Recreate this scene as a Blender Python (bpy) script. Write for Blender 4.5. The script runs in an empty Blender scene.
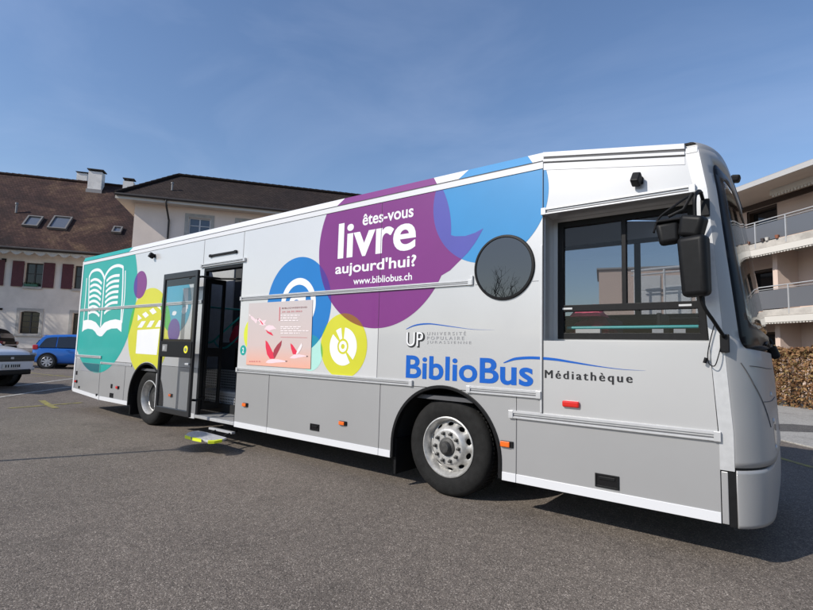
import bpy, bmesh, math, random
from mathutils import Vector, Matrix
from mathutils.geometry import delaunay_2d_cdt
random.seed(7)
PI = math.pi
SC = bpy.context.scene
COL = SC.collection
R = math.radians

# ------------------------------------------------------------------ camera
F_PX, YAW, PITCH, ROLL = 499.1, .6617, .0912, .0277
CAM = Vector((0, -4.2315, 1.44))
_f = Vector((-math.sin(YAW)*math.cos(PITCH), math.cos(YAW)*math.cos(PITCH), math.sin(PITCH)))
_r0 = Vector((math.cos(YAW), math.sin(YAW), 0))
_u0 = _r0.cross(_f)
CR = _r0*math.cos(ROLL) + _u0*math.sin(ROLL)
CU = -_r0*math.sin(ROLL) + _u0*math.cos(ROLL)
CF = _f
cam = bpy.data.cameras.new('camera')
cam.sensor_width = 36
cam.lens = F_PX/813*36
cam.clip_start = .05
cam.clip_end = 3000
cam_ob = bpy.data.objects.new('camera', cam)
COL.objects.link(cam_ob)
M = Matrix((CR, CU, -CF)).transposed().to_4x4()
M.translation = CAM
cam_ob.matrix_world = M
SC.camera = cam_ob

# ------------------------------------------------------------------ sky, sun, exposure
SUN_TRAVEL = Vector((.5375, 1.25, -1)).normalized()
to_sun = -SUN_TRAVEL
sun_el = math.asin(to_sun.z)
sun_az = math.atan2(to_sun.x, to_sun.y)
W = bpy.data.worlds.new('World')
SC.world = W
W.use_nodes = True
nt = W.node_tree
nt.nodes.clear()
N = nt.nodes.new
out = N('ShaderNodeOutputWorld')
bg = N('ShaderNodeBackground')
sky = N('ShaderNodeTexSky')
sky.sky_type = 'NISHITA'
sky.sun_disc = False
sky.sun_elevation = sun_el
sky.sun_rotation = sun_az
sky.air_density = 1.3
sky.dust_density = .7
sky.ozone_density = 3.0
bg.inputs['Strength'].default_value = .122
tc = N('ShaderNodeTexCoord')
mp = N('ShaderNodeMapping')
mp.inputs['Scale'].default_value = (.8, 2.2, 4.0)
mp.inputs['Rotation'].default_value = (0, 0, R(35))
nz = N('ShaderNodeTexNoise')
nz.inputs['Scale'].default_value = 1.6
nz.inputs['Detail'].default_value = 5
nz.inputs['Roughness'].default_value = .55
nz.inputs['Distortion'].default_value = .5
rp = N('ShaderNodeValToRGB')
rp.color_ramp.elements[0].position = .45
rp.color_ramp.elements[0].color = (0, 0, 0, 1)
rp.color_ramp.elements[1].position = .85
rp.color_ramp.elements[1].color = (.15, .15, .15, 1)
mx = N('ShaderNodeMix')
mx.data_type = 'RGBA'
mx.inputs[7].default_value = (6.0, 6.6, 7.6, 1)
L = nt.links.new
L(tc.outputs['Generated'], mp.inputs['Vector'])
L(mp.outputs['Vector'], nz.inputs['Vector'])
L(nz.outputs['Fac'], rp.inputs['Fac'])
L(rp.outputs['Color'], mx.inputs[0])
L(sky.outputs['Color'], mx.inputs[6])
tint = N('ShaderNodeMix'); tint.data_type = 'RGBA'; tint.blend_type = 'MULTIPLY'; tint.inputs[0].default_value = 1; tint.inputs[7].default_value = (.93, .965, 1.09, 1)
L(mx.outputs[2], tint.inputs[6])
L(tint.outputs[2], bg.inputs['Color'])
L(bg.outputs[0], out.inputs[0])

sl = bpy.data.lights.new('sun', 'SUN')
sl.energy = 4.3
sl.angle = R(.5)
sl.color = (1, .95, .87)
sun_ob = bpy.data.objects.new('sun', sl)
COL.objects.link(sun_ob)
sun_ob.rotation_euler = SUN_TRAVEL.to_track_quat('-Z', 'Y').to_euler()
sun_ob.location = (0, -20, 30)

SC.view_settings.view_transform = 'Standard'
SC.view_settings.look = 'None'
SC.view_settings.gamma = 1
SC.view_settings.exposure = .10
SC.view_settings.use_curve_mapping = False

# ------------------------------------------------------------------ pixel helpers (photograph 813 x 610)
def ray(px, py):
    return CF + CR*((px-406.5)/F_PX) - CU*((py-305)/F_PX)
def hit(px, py, p0, n):
    d = ray(px, py)
    return CAM + d*((Vector(p0)-CAM).dot(n)/d.dot(n))
def at_y(px, py, y=0):
    return hit(px, py, (0, y, 0), Vector((0, 1, 0)))
def at_z(px, py, z=0):
    return hit(px, py, (0, 0, z), Vector((0, 0, 1)))
def at_x(px, py, x):
    return hit(px, py, (x, 0, 0), Vector((1, 0, 0)))
def sp(px, py, y=0):
    v = at_y(px, py, y)
    return (v.x, v.z)
def crop(ox, oy, s, pts):
    return [sp(ox+x/s, oy+y/s) for x, y in pts]
FWD = Vector((-math.sin(YAW), math.cos(YAW), 0))
RGT = Vector((math.cos(YAW), math.sin(YAW), 0))
def view(r, f, z=0):
    return Vector((CAM.x, CAM.y, 0)) + RGT*r + FWD*f + Vector((0, 0, z))
def at_g(px, py):      # the point of the ground under a pixel
    z = 0
    for _ in range(12):
        p = at_z(px, py, z); z = .5*z+.5*gz(p.x, p.y)
    return p
def gz(x, y):
    t = -x
    if t < 13: return 0
    pts = [(13, 0), (14.5, .07), (16, .15), (19, .19), (22, .20), (27, .25), (31, .42), (36, .76), (42, .95), (60, 1.2), (400, 1.2)]
    for (a, za), (b, zb) in zip(pts, pts[1:]):
        if t <= b: return za+(zb-za)*(t-a)/(b-a)
    return 1.2

# ------------------------------------------------------------------ materials
MATS = {}
def mat(name, color, rough=.5, metal=0, coat=0, noise=0, nscale=8, bump=0, bscale=60, spec=.5, color2=None, emit=None):
    if name in MATS: return MATS[name]
    m = bpy.data.materials.new(name)
    m.use_nodes = True
    n = m.node_tree.nodes
    b = n['Principled BSDF']
    l = m.node_tree.links.new
    b.inputs['Base Color'].default_value = (*color, 1)
    b.inputs['Roughness'].default_value = rough
    b.inputs['Metallic'].default_value = metal
    b.inputs['Coat Weight'].default_value = coat
    b.inputs['Coat Roughness'].default_value = .05
    b.inputs['Specular IOR Level'].default_value = spec
    t = n.new('ShaderNodeTexCoord')
    if noise or color2:
        x = n.new('ShaderNodeTexNoise')
        x.inputs['Scale'].default_value = nscale
        x.inputs['Detail'].default_value = 6
        x.inputs['Roughness'].default_value = .6
        l(t.outputs['Object'], x.inputs['Vector'])
        r = n.new('ShaderNodeValToRGB')
        c2 = color2 or tuple(max(0, c*(1-noise)) for c in color)
        c1 = color if color2 else tuple(min(1, c*(1+noise)) for c in color)
        r.color_ramp.elements[0].position = .35
        r.color_ramp.elements[1].position = .65
        r.color_ramp.elements[0].color = (*c2, 1)
        r.color_ramp.elements[1].color = (*c1, 1)
        l(x.outputs['Fac'], r.inputs['Fac'])
        l(r.outputs['Color'], b.inputs['Base Color'])
    if bump:
        x = n.new('ShaderNodeTexNoise')
        x.inputs['Scale'].default_value = bscale
        x.inputs['Detail'].default_value = 4
        l(t.outputs['Object'], x.inputs['Vector'])
        bp = n.new('ShaderNodeBump')
        bp.inputs['Strength'].default_value = bump
        bp.inputs['Distance'].default_value = .02
        l(x.outputs['Fac'], bp.inputs['Height'])
        l(bp.outputs['Normal'], b.inputs['Normal'])
    if emit:
        b.inputs['Emission Color'].default_value = (*color, 1)
        b.inputs['Emission Strength'].default_value = emit
    MATS[name] = m
    return m
def glass(name, tint, rough=.01, ior=1.5):
    if name in MATS: return MATS[name]
    m = bpy.data.materials.new(name)
    m.use_nodes = True
    n = m.node_tree.nodes
    n.clear()
    l = m.node_tree.links.new
    o = n.new('ShaderNodeOutputMaterial')
    tr = n.new('ShaderNodeBsdfTransparent')
    tr.inputs[0].default_value = (*tint, 1)
    g = n.new('ShaderNodeBsdfGlossy')
    g.inputs['Roughness'].default_value = rough
    fr = n.new('ShaderNodeFresnel')
    ge = n.new('ShaderNodeNewGeometry')      # the same reflectance on both faces of the thin pane
    mr = n.new('ShaderNodeMapRange')
    mr.inputs['To Min'].default_value = ior
    mr.inputs['To Max'].default_value = 1/ior
    l(ge.outputs['Backfacing'], mr.inputs['Value'])
    l(mr.outputs[0], fr.inputs[0])
    mm = n.new('ShaderNodeMixShader')
    l(fr.outputs[0], mm.inputs[0])
    l(tr.outputs[0], mm.inputs[1])
    l(g.outputs[0], mm.inputs[2])
    l(mm.outputs[0], o.inputs[0])
    MATS[name] = m
    return m

def paint(name, c, rough=.3, metal=0, coat=.5):
    """vehicle paint with a faint tonal drift and road film"""
    if name in MATS: return MATS[name]
    m = mat(name, c, rough, metal, coat, noise=.025, nscale=.8, spec=.4)
    return m
WHITE = paint('bus_white_paint', (.575, .572, .566), .30, .25)
SILVER = paint('bus_silver_paint', (.405, .402, .40), .34, .45)
PALE = paint('bus_pale_silver_paint', (.505, .501, .495), .32, .4)
BAND = paint('cab_band_paint', (.43, .43, .43), .34, .3)
CAP = paint('front_cap_paint', (.375, .368, .36), .46, .3, .08)
ALU = mat('aluminium_trim', (.52, .52, .52), .36, .35, noise=.05, nscale=20)
WTRIM = mat('white_trim', (.60, .60, .61), .35)
BLACK = mat('black_plastic', (.0065, .0065, .007), .5, noise=.2, nscale=30, spec=.2)
BLACKG = mat('black_gloss', (.006, .006, .007), .12)
SEAM = mat('seam_shadow_gap', (.10, .10, .105), .7)
SEAML = mat('sealed_seam', (.26, .26, .27), .6)
SEAMP = mat('seam_under_purple', (.075, .012, .08), .5)
DARK = mat('dark_underbody', (.012, .012, .012), .8)
RUBBER = mat('tyre_rubber', (.012, .0117, .0113), .8, noise=.25, nscale=14, bump=.15, bscale=90, spec=.22)
STEEL = mat('wheel_steel', (.46, .45, .43), .42, .45, noise=.18, nscale=22)
HUBM = mat('greasy_hub', (.07, .068, .065), .5, .5, noise=.3, nscale=25)
TEALRAIL = mat('teal_handrail', (.012, .30, .29), .35)
INTER = mat('interior_panel', (.62, .62, .63), .6, noise=.06)
INTERD = mat('interior_dark', (.075, .075, .08), .7, noise=.1)
VINYL = dict(
    teal=(.008, .30, .26), teald=(.004, .105, .125), green=(.03, .35, .04), yel=(.52, .51, .03), purple=(.165, .022, .165),
    purpled=(.06, .022, .22), blue=(.006, .15, .43), blue2=(.032, .22, .47), bluep=(.075, .075, .33), ltblue=(.02, .28, .40),
    lteal=(.36, .62, .55), olive=(.14, .38, .06), brown=(.23, .09, .02), white=(.70, .70, .71), lime=(.55, .60, .04),
    bteal=(.01, .22, .33), uptext=(.27, .27, .28), uptext_d=(.05, .05, .055), text_black=(.018, .018, .02), text_blue=(.002, .088, .40), patch=(.26, .26, .28))
def vin(k): return mat('vinyl_'+k, VINYL[k], .34, coat=.12, noise=.03, nscale=2, spec=.35)

# ------------------------------------------------------------------ mesh helpers
class MB:
    def __init__(s):
        s.bm = bmesh.new(); s.flat = False
    def face(s, pts):
        return s.bm.faces.new([s.bm.verts.new(p) for p in pts])
    def box(s, lo, hi, mtx=None):
        x0, y0, z0 = lo; x1, y1, z1 = hi
        P = [(x0,y0,z0),(x1,y0,z0),(x1,y1,z0),(x0,y1,z0),(x0,y0,z1),(x1,y0,z1),(x1,y1,z1),(x0,y1,z1)]
        if mtx is not None: P = [mtx @ Vector(p) for p in P]
        v = [s.bm.verts.new(p) for p in P]
        for f in ((3,2,1,0),(4,5,6,7),(0,1,5,4),(1,2,6,5),(2,3,7,6),(3,0,4,7)):
            s.bm.faces.new([v[i] for i in f])
        return s
    def hexa(s, P):
        v = [s.bm.verts.new(p) for p in P]
        for f in ((3,2,1,0),(4,5,6,7),(0,1,5,4),(1,2,6,5),(2,3,7,6),(3,0,4,7)):
            s.bm.faces.new([v[i] for i in f])
        return s
    def prism(s, poly, mapf, a, b):
        """poly in 2D, extruded between depth a and b; mapf(u, v, depth) -> 3D"""
        va = [s.bm.verts.new(mapf(u, v, a)) for u, v in poly]
        vb = [s.bm.verts.new(mapf(u, v, b)) for u, v in poly]
        s.bm.faces.new(va)
        s.bm.faces.new(vb[::-1])
        n = len(poly)
        for i in range(n):
            s.bm.faces.new((va[i], vb[i], vb[(i+1) % n], va[(i+1) % n]))
        return s
    def tube(s, path, r, n=10, caps=True):
        path = [Vector(p) for p in path]
        rs = r if isinstance(r, (list, tuple)) else [r]*len(path)
        rings = []
        up = None
        for i, p in enumerate(path):
            a = path[max(0, i-1)]; b = path[min(len(path)-1, i+1)]
            t = (b-a).normalized()
            if up is None:
                up = t.orthogonal().normalized()
            else:
                up = (up - t*up.dot(t)).normalized()
            w = t.cross(up)
            rings.append([s.bm.verts.new(p+(up*math.cos(2*PI*k/n)+w*math.sin(2*PI*k/n))*rs[i]) for k in range(n)])
        for A, B in zip(rings, rings[1:]):
            for k in range(n):
                s.bm.faces.new((A[k], A[(k+1) % n], B[(k+1) % n], B[k]))
        if caps:
            s.bm.faces.new(rings[0][::-1]); s.bm.faces.new(rings[-1])
        return s
    def lathe(s, prof, c, axis=Vector((0,1,0)), n=48, a0=0, a1=2*PI, ux=None):
        """prof: (radius, offset along axis)"""
        axis = axis.normalized()
        u = (ux or axis.orthogonal()).normalized(); w = axis.cross(u)
        c = Vector(c)
        full = abs(a1-a0-2*PI) < 1e-6
        m = n if full else n+1
        rings = []
        for k in range(m):
            a = a0+(a1-a0)*k/n
            d = u*math.cos(a)+w*math.sin(a)
            rings.append([s.bm.verts.new(c+d*r+axis*o) for r, o in prof])
        for k in range(n):
            A = rings[k]; B = rings[(k+1) % m]
            for i in range(len(prof)-1):
                try: s.bm.faces.new((A[i], A[i+1], B[i+1], B[i]))
                except ValueError: pass
        return s
    def grid(s, rows, close=False):
        V = [[s.bm.verts.new(p) for p in r] for r in rows]
        for A, B in zip(V, V[1:]):
            for i in range(len(A)-1):
                s.bm.faces.new((A[i], A[i+1], B[i+1], B[i]))
            if close: s.bm.faces.new((A[-1], A[0], B[0], B[-1]))
        return V
    def build(s, name, m, parent=None, smooth=None, bevel=0, seg=2, recalc=True, solid=None, subd=0, merge=True):
        if merge: bmesh.ops.remove_doubles(s.bm, verts=s.bm.verts, dist=1e-5)
        if recalc and not s.flat: bmesh.ops.recalc_face_normals(s.bm, faces=s.bm.faces)
        me = bpy.data.meshes.new(name)
        s.bm.to_mesh(me); s.bm.free()
        o = bpy.data.objects.new(name, me)
        COL.objects.link(o)
        for x in (m if isinstance(m, (list, tuple)) else [m]): me.materials.append(x)
        if smooth is not None:
            for p in me.polygons: p.use_smooth = True
            if smooth < 180: me.set_sharp_from_angle(angle=R(smooth))
        if subd:
            md = o.modifiers.new('subd', 'SUBSURF'); md.levels = subd; md.render_levels = subd
        if solid:
            md = o.modifiers.new('solid', 'SOLIDIFY'); md.thickness = abs(solid); md.offset = -1 if solid > 0 else 1
        if bevel:
            md = o.modifiers.new('bev', 'BEVEL'); md.width = bevel; md.segments = seg; md.limit_method = 'ANGLE'; md.angle_limit = R(40)
            md.harden_normals = False
        if parent is not None:
            o.parent = parent
            o.matrix_parent_inverse = Matrix.Identity(4)
            o.matrix_basis = parent_world(parent).inverted()
        return o
def parent_world(p):
    m = Matrix.Identity(4)
    while p is not None:
        m = p.matrix_basis @ m
        p = p.parent
    return m
def thing(name, label, cat, loc, rz=0, group=None):
    o = bpy.data.objects.new(name, None)
    COL.objects.link(o)
    o.empty_display_size = .2
    o.location = loc
    o.rotation_euler = (0, 0, rz)
    o.matrix_basis = Matrix.Translation(Vector(loc)) @ Matrix.Rotation(rz, 4, 'Z')
    tag(o, label, cat, group)
    return o
def tag(o, label, cat, group=None):
    o['label'] = label; o['category'] = cat
    if group: o['group'] = group
    return o
def structure(o):
    o['kind'] = 'structure'
    return o
def inside(p, poly):
    x, y = p; c = False; n = len(poly); j = n-1
    for i in range(n):
        xi, yi = poly[i]; xj, yj = poly[j]
        if (yi > y) != (yj > y) and x < (xj-xi)*(y-yi)/(yj-yi)+xi: c = not c
        j = i
    return c
def sheet(mb, outer, holes, mapf, pts=()):
    mb.flat = True       # faces already wind outwards
    V = []; E = []
    for loop in [outer]+list(holes):
        b = len(V)
        V += [Vector(p) for p in loop]
        E += [(b+i, b+(i+1) % len(loop)) for i in range(len(loop))]
    for p in pts:
        if inside(p, outer) and not any(inside(p, h) for h in holes): V.append(Vector(p))
    r = delaunay_2d_cdt(V, E, [], 0, 1e-5)
    vs, fs = r[0], r[2]
    nv = [mb.bm.verts.new(mapf(v.x, v.y)) for v in vs]
    for f in fs:
        c = (sum(vs[i].x for i in f)/len(f), sum(vs[i].y for i in f)/len(f))
        if inside(c, outer) and not any(inside(c, h) for h in holes):
            try: mb.bm.faces.new([nv[i] for i in f])
            except ValueError: pass
    bmesh.ops.delete(mb.bm, geom=[v for v in mb.bm.verts if not v.link_faces], context='VERTS')
    return mb
def circle(cx, cz, r, n=72, a0=0, a1=2*PI):
    return [(cx+r*math.cos(a0+(a1-a0)*k/n), cz+r*math.sin(a0+(a1-a0)*k/n)) for k in range(n if abs(a1-a0-2*PI) < 1e-6 else n+1)]
def clip(subj, conv):
    """Sutherland-Hodgman, conv is a convex counter-clockwise polygon"""
    o = list(subj)
    for i in range(len(conv)):
        a = conv[i]; b = conv[(i+1) % len(conv)]
        side = lambda p: (b[0]-a[0])*(p[1]-a[1])-(b[1]-a[1])*(p[0]-a[0])
        s = o; o = []
        for k in range(len(s)):
            p, q = s[k-1], s[k]
            sp_, sq = side(p), side(q)
            if sq >= 0:
                if sp_ < 0:
                    t = sp_/(sp_-sq); o.append((p[0]+(q[0]-p[0])*t, p[1]+(q[1]-p[1])*t))
                o.append(q)
            elif sp_ >= 0:
                t = sp_/(sp_-sq); o.append((p[0]+(q[0]-p[0])*t, p[1]+(q[1]-p[1])*t))
        if not o: return []
    return o
def rect(x0, z0, x1, z1): return [(x0, z0), (x1, z0), (x1, z1), (x0, z1)]
def ribbon(pts, w):
    Lf = []; Rt = []
    n = len(pts)
    for i, (x, z) in enumerate(pts):
        a = pts[max(0, i-1)]; b = pts[min(n-1, i+1)]
        dx, dz = b[0]-a[0], b[1]-a[1]
        l = math.hypot(dx, dz) or 1
        ww = (w(i/(n-1)) if callable(w) else w)/2
        Lf.append((x-dz/l*ww, z+dx/l*ww)); Rt.append((x+dz/l*ww, z-dx/l*ww))
    return Lf+Rt[::-1]
def curve(pts, n=8):
    """Catmull-Rom through the points"""
    P = [pts[0]]+list(pts)+[pts[-1]]
    o = []
    for i in range(1, len(P)-2):
        for k in range(n):
            t = k/n
            o.append(tuple(.5*(2*P[i][j]+(P[i+1][j]-P[i-1][j])*t+(2*P[i-1][j]-5*P[i][j]+4*P[i+1][j]-P[i+2][j])*t*t+(3*P[i][j]-P[i-1][j]-3*P[i+1][j]+P[i+2][j])*t**3) for j in range(len(P[0]))))
    o.append(tuple(P[-2]))
    return o

# ================================================================== THE GROUND
def ground_mat(name, base, dark, speck, nscale, tone):
    m = bpy.data.materials.new(name)
    m.use_nodes = True
    n = m.node_tree.nodes; l = m.node_tree.links.new
    b = n['Principled BSDF']
    b.inputs['Roughness'].default_value = .82
    b.inputs['Specular IOR Level'].default_value = .35
    t = n.new('ShaderNodeTexCoord')
    v = n.new('ShaderNodeTexVoronoi'); v.inputs['Scale'].default_value = nscale
    l(t.outputs['Object'], v.inputs['Vector'])
    r = n.new('ShaderNodeValToRGB')
    e = r.color_ramp.elements
    e[0].position = 0; e[0].color = (*dark, 1)
    e[1].position = 1; e[1].color = (*speck, 1)
    k = e.new(.35); k.color = (*base, 1)
    k = e.new(.86); k.color = tuple(c*1.25 for c in base)+(1,)
    sep = n.new('ShaderNodeSeparateColor')
    l(v.outputs['Color'], sep.inputs[0]); l(sep.outputs[0], r.inputs['Fac'])
    # broad wear: paler and darker patches, a few metres across and decimetres across
    a = n.new('ShaderNodeTexNoise'); a.inputs['Scale'].default_value = .45; a.inputs['Detail'].default_value = 8; a.inputs['Roughness'].default_value = .62
    l(t.outputs['Object'], a.inputs['Vector'])
    ra = n.new('ShaderNodeMapRange'); ra.inputs['From Min'].default_value = .3; ra.inputs['From Max'].default_value = .7
    ra.inputs['To Min'].default_value = 1-tone; ra.inputs['To Max'].default_value = 1+tone
    l(a.outputs['Fac'], ra.inputs['Value'])
    a2 = n.new('ShaderNodeTexNoise'); a2.inputs['Scale'].default_value = 14; a2.inputs['Detail'].default_value = 4
    l(t.outputs['Object'], a2.inputs['Vector'])
    rb = n.new('ShaderNodeMapRange'); rb.inputs['From Min'].default_value = .3; rb.inputs['From Max'].default_value = .7
    rb.inputs['To Min'].default_value = .86; rb.inputs['To Max'].default_value = 1.14
    l(a2.outputs['Fac'], rb.inputs['Value'])
    mu = n.new('ShaderNodeMath'); mu.operation = 'MULTIPLY'
    l(ra.outputs[0], mu.inputs[0]); l(rb.outputs[0], mu.inputs[1])
    a3 = n.new('ShaderNodeTexNoise'); a3.inputs['Scale'].default_value = 1.2; a3.inputs['Detail'].default_value = 5
    l(t.outputs['Object'], a3.inputs['Vector'])
    rc = n.new('ShaderNodeMapRange'); rc.inputs['From Min'].default_value = .58; rc.inputs['From Max'].default_value = .70
    rc.inputs['To Min'].default_value = 1; rc.inputs['To Max'].default_value = .80      # old oil and damp stains
    l(a3.outputs['Fac'], rc.inputs['Value'])
    m3 = n.new('ShaderNodeMath'); m3.operation = 'MULTIPLY'
    l(mu.outputs[0], m3.inputs[0]); l(rc.outputs[0], m3.inputs[1]); mu = m3
    hs = n.new('ShaderNodeVectorMath'); hs.operation = 'SCALE'
    l(r.outputs['Color'], hs.inputs[0]); l(mu.outputs[0], hs.inputs['Scale'])
    l(hs.outputs[0], b.inputs['Base Color'])
    bp = n.new('ShaderNodeBump'); bp.inputs['Strength'].default_value = .7; bp.inputs['Distance'].default_value = .004
    l(v.outputs['Distance'], bp.inputs['Height']); bp.invert = True
    l(bp.outputs['Normal'], b.inputs['Normal'])
    return m
ASPHALT = ground_mat('asphalt', (.131, .109, .090), (.054, .045, .037), (.37, .32, .27), 145, .15)
PAVE = ground_mat('pale_asphalt', (.30, .285, .26), (.24, .23, .21), (.42, .40, .36), 70, .08)
mb = MB()
xs = [900, 300, 100, 40, 20, 10, 5, 0, -5, -10, -13, -13.7, -14.5, -15.2, -16, -17, -19, -22, -24.5, -27, -29, -31, -33.5, -36, -39, -42, -50, -60, -100, -300, -900]
ys = [-900, -300, -100, -30, -10, 0, 10, 30, 100, 300, 900]
mb.grid([[(x, y, gz(x, y)) for y in ys] for x in xs])
g = mb.build('asphalt_ground', ASPHALT, smooth=180); structure(g)

def quad_strip(a, b, w, lift=.004):
    a = Vector(a); b = Vector(b)
    d = (b-a).normalized(); s = Vector((-d.y, d.x, 0))*w/2
    rows = []
    n = 10
    for i in range(n+1):
        p = a.lerp(b, i/n)
        z = gz(p.x, p.y)+lift
        rows.append([(p.x+s.x, p.y+s.y, z), (p.x-s.x, p.y-s.y, z)])
    return rows
YEL = mat('worn_yellow_paint', (.30, .26, .05), .7, noise=.3, nscale=9, color2=(.16, .14, .08))
YEL2 = mat('faded_yellow_paint', (.30, .26, .05), .7, color2=(.17, .15, .09), nscale=6)
WLINE = mat('worn_white_paint', (.50, .48, .44), .7, noise=.3, nscale=9, color2=(.22, .21, .19))
mb = MB()
a = at_g(8, 408.3); b = at_g(82, 402.6)
mb.grid(quad_strip(a, b, .12))
c = at_g(41.5, 400.6); d = at_g(56, 408.4)
mb.grid(quad_strip(c, d, .13, .008))
structure(mb.build('yellow_bay_marking', YEL, recalc=True))
mb = MB()
mb.grid(quad_strip(view(5.62, 4), view(5.66, 30), .1))
structure(mb.build('yellow_edge_line', YEL))
mb = MB()
mb.grid(quad_strip(at_g(15, 386.2), at_g(76, 378.2), .12))
mb.grid(quad_strip(at_g(-12, 399), at_g(74, 386.6), .12))
structure(mb.build('white_bay_lines', WLINE))
mb = MB()
mb.grid(quad_strip(at_g(28, 372.6), at_g(80, 378), .1))
mb.grid(quad_strip(at_g(30, 376.6), at_g(64, 375), .1))
mb.grid(quad_strip(at_g(33, 364.6), at_g(70, 367.4), .1))
structure(mb.build('faded_bay_lines', YEL2))
# pale pavement on the right, between the car park and the hedge
mb = MB()
v = [view(6.86, -3), view(6.86, 60), view(14.6, 60), view(14.6, -3)]
mb.prism([(p.x, p.y) for p in v], lambda x, y, d: (x, y, d), -.2, .025)
structure(mb.build('pavement', PAVE, bevel=.01))
PATCH = ground_mat('dark_patch_ground', (.085, .08, .075), (.05, .05, .05), (.3, .28, .25), 105, .1)  # one darker patch lying on the pale pavement
mb = MB()
P = [at_z(768, 423.5, .03), at_z(792, 424.0, .03), at_z(840, 427.5, .03), at_z(840, 433, .03), at_z(768, 430.5, .03)]
mb.face([(p.x, p.y, .029) for p in P])
structure(mb.build('dark_ground_patch', PATCH))

# ================================================================== THE BUS
BUS = thing('library_bus', 'long white and silver library bus covered in coloured circles, its door swung open', 'bus', (-6.3, 1.25, 0))
BW = 2.5
Y0 = 0.0
def xp(z):          # front edge of the flat side (the rear edge of the corner strip)
    for (a, xa), (b, xb) in (((.30, -.447), (.92, -.447)), ((.92, -.447), (2.698, -.564)), ((2.698, -.564), (3.3, -.66))):
        if z <= b: return xa+(xb-xa)*(z-a)/(b-a)
    return -.66
def side_map(u, v): return (u, Y0, v)
ARCH_F = (-2.80, .45, .655)
ARCH_R = (-9.08, .45, .655)
def arch(c, n=40):
    cx, cz, r = c
    return [(cx+r*math.cos(PI-PI*k/n), cz+r*math.sin(PI-PI*k/n)) for k in range(n+1)]
XS = -1.757         # seam between saloon and cab
DX0, DX1, DZ1 = -7.40, -6.352, 2.655
SK = .300
def skirt_z(x): return SK if x > -10.99 else SK+(-10.99-x)*.072/1.39
def low_edge(x0, x1):
    """bottom edge of the side from x0 to x1 with the wheel arches cut out"""
    o = []
    if x0 < -10.99: o += [(x0, skirt_z(x0))]+([(-10.99, SK)] if x1 > -10.99 else [])
    else: o.append((x0, SK))
    for c in (ARCH_R, ARCH_F):
        if x0 < c[0] < x1:
            o += [(c[0]-c[2], SK)]+arch(c)+[(c[0]+c[2], SK)]
    o.append((x1, skirt_z(x1)))
    return o
ZB = 1.075      # colour break between the white upper side and the silver skirt
# --- upper saloon side (white), with the doorway notched out
def notch(x0, x1): return
up = [(-12.395, ZB), (DX0, ZB), (DX0, DZ1), (DX1, DZ1), (DX1, ZB)]
# arches reach a little above ZB: cut them too
def arch_above(c, z):
    h = z-c[1]; w = math.sqrt(c[2]**2-h*h)
    a0 = math.atan2(h, -w); a1 = math.atan2(h, w)
    return [(c[0]+c[2]*math.cos(a0+(a1-a0)*k/10), c[1]+c[2]*math.sin(a0+(a1-a0)*k/10)) for k in range(11)]
up = [(-12.395, ZB)]+arch_above(ARCH_R, ZB)+[(DX0, ZB), (DX0, DZ1), (DX1, DZ1), (DX1, ZB), (-3.69, ZB), (-3.69, 3.19), (-12.395, 3.19)]
mb = MB(); sheet(mb, up, [], side_map)
mb.build('upper_side_panel', WHITE, BUS, solid=.04)
up2 = [(-3.684, ZB)]+arch_above(ARCH_F, ZB)+[(XS-.004, ZB), (XS-.004, 3.19), (-3.684, 3.19)]
mb = MB(); sheet(mb, up2, [], side_map)
mb.build('upper_side_panel', PALE, BUS, solid=.04)
# --- silver skirt panels, split at the flap seams
def skirt(x0, x1, ztop, name='skirt_panel', m=SILVER):
    poly = low_edge(x0+.003, x1-.003)
    poly = [p for p in poly if p[1] <= ztop+1e-6]
    # an arch that rises over ztop is cut level
    mb = MB()
    res = clip(low_edge(x0+.003, x1-.003)+[(x1-.003, ztop+.2), (x0+.003, ztop+.2)], rect(-20, -1, 5, ztop))
    # remove degenerate bridge above arches: build as two polygons when the arch pokes through
    hit_arch = [c for c in (ARCH_R, ARCH_F) if x0 < c[0] < x1 and c[1]+c[2] > ztop]
    if hit_arch:
        c = hit_arch[0]
        L_ = [p for p in res if p[0] <= c[0]+1e-9]; R_ = [p for p in res if p[0] > c[0]+1e-9]
        h = ztop-c[1]; w = math.sqrt(c[2]**2-h*h)
        Lp = [p for p in low_edge(x0+.003, x1-.003) if p[0] <= c[0]-w and p[1] <= ztop]+[(c[0]-w, ztop), (x0+.003, ztop)]
        Rp = [(c[0]+w, ztop)]+[p for p in low_edge(x0+.003, x1-.003) if p[0] >= c[0]+w and p[1] <= ztop]+[(x1-.003, ztop)]
        sheet(mb, Lp, [], side_map); mb.build(name, m, BUS, solid=.035); mb = MB(); sheet(mb, Rp, [], side_map)
    else:
        sheet(mb, res, [], side_map)
    return mb.build(name, m, BUS, solid=.035)
ZS = ZB-.006
skirt(-12.395, -11.05, ZS)
skirt(-11.05, -9.93, ZS)
skirt(-9.93, DX0, ZS)
skirt(DX1, -5.60, ZS)
skirt(-5.60, -3.63, ZS)
skirt(-3.63, -2.005, ZS)
skirt(-2.005, -.444, .862)
# cab lower side (between the front flap and the window ledge) and the short piece behind the seam
mb = MB(); sheet(mb, [(XS+.004, .868), (xp(.9)-.003, .868), (xp(1.56)-.003, 1.562), (XS+.004, 1.562)], [], side_map)
mb.build('cab_side_panel', PALE, BUS, solid=.04)
mb = MB(); sheet(mb, rect(-2.002, .868, XS-.004, ZS), [], side_map)
mb.build('skirt_panel', SILVER, BUS, solid=.035)
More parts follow.
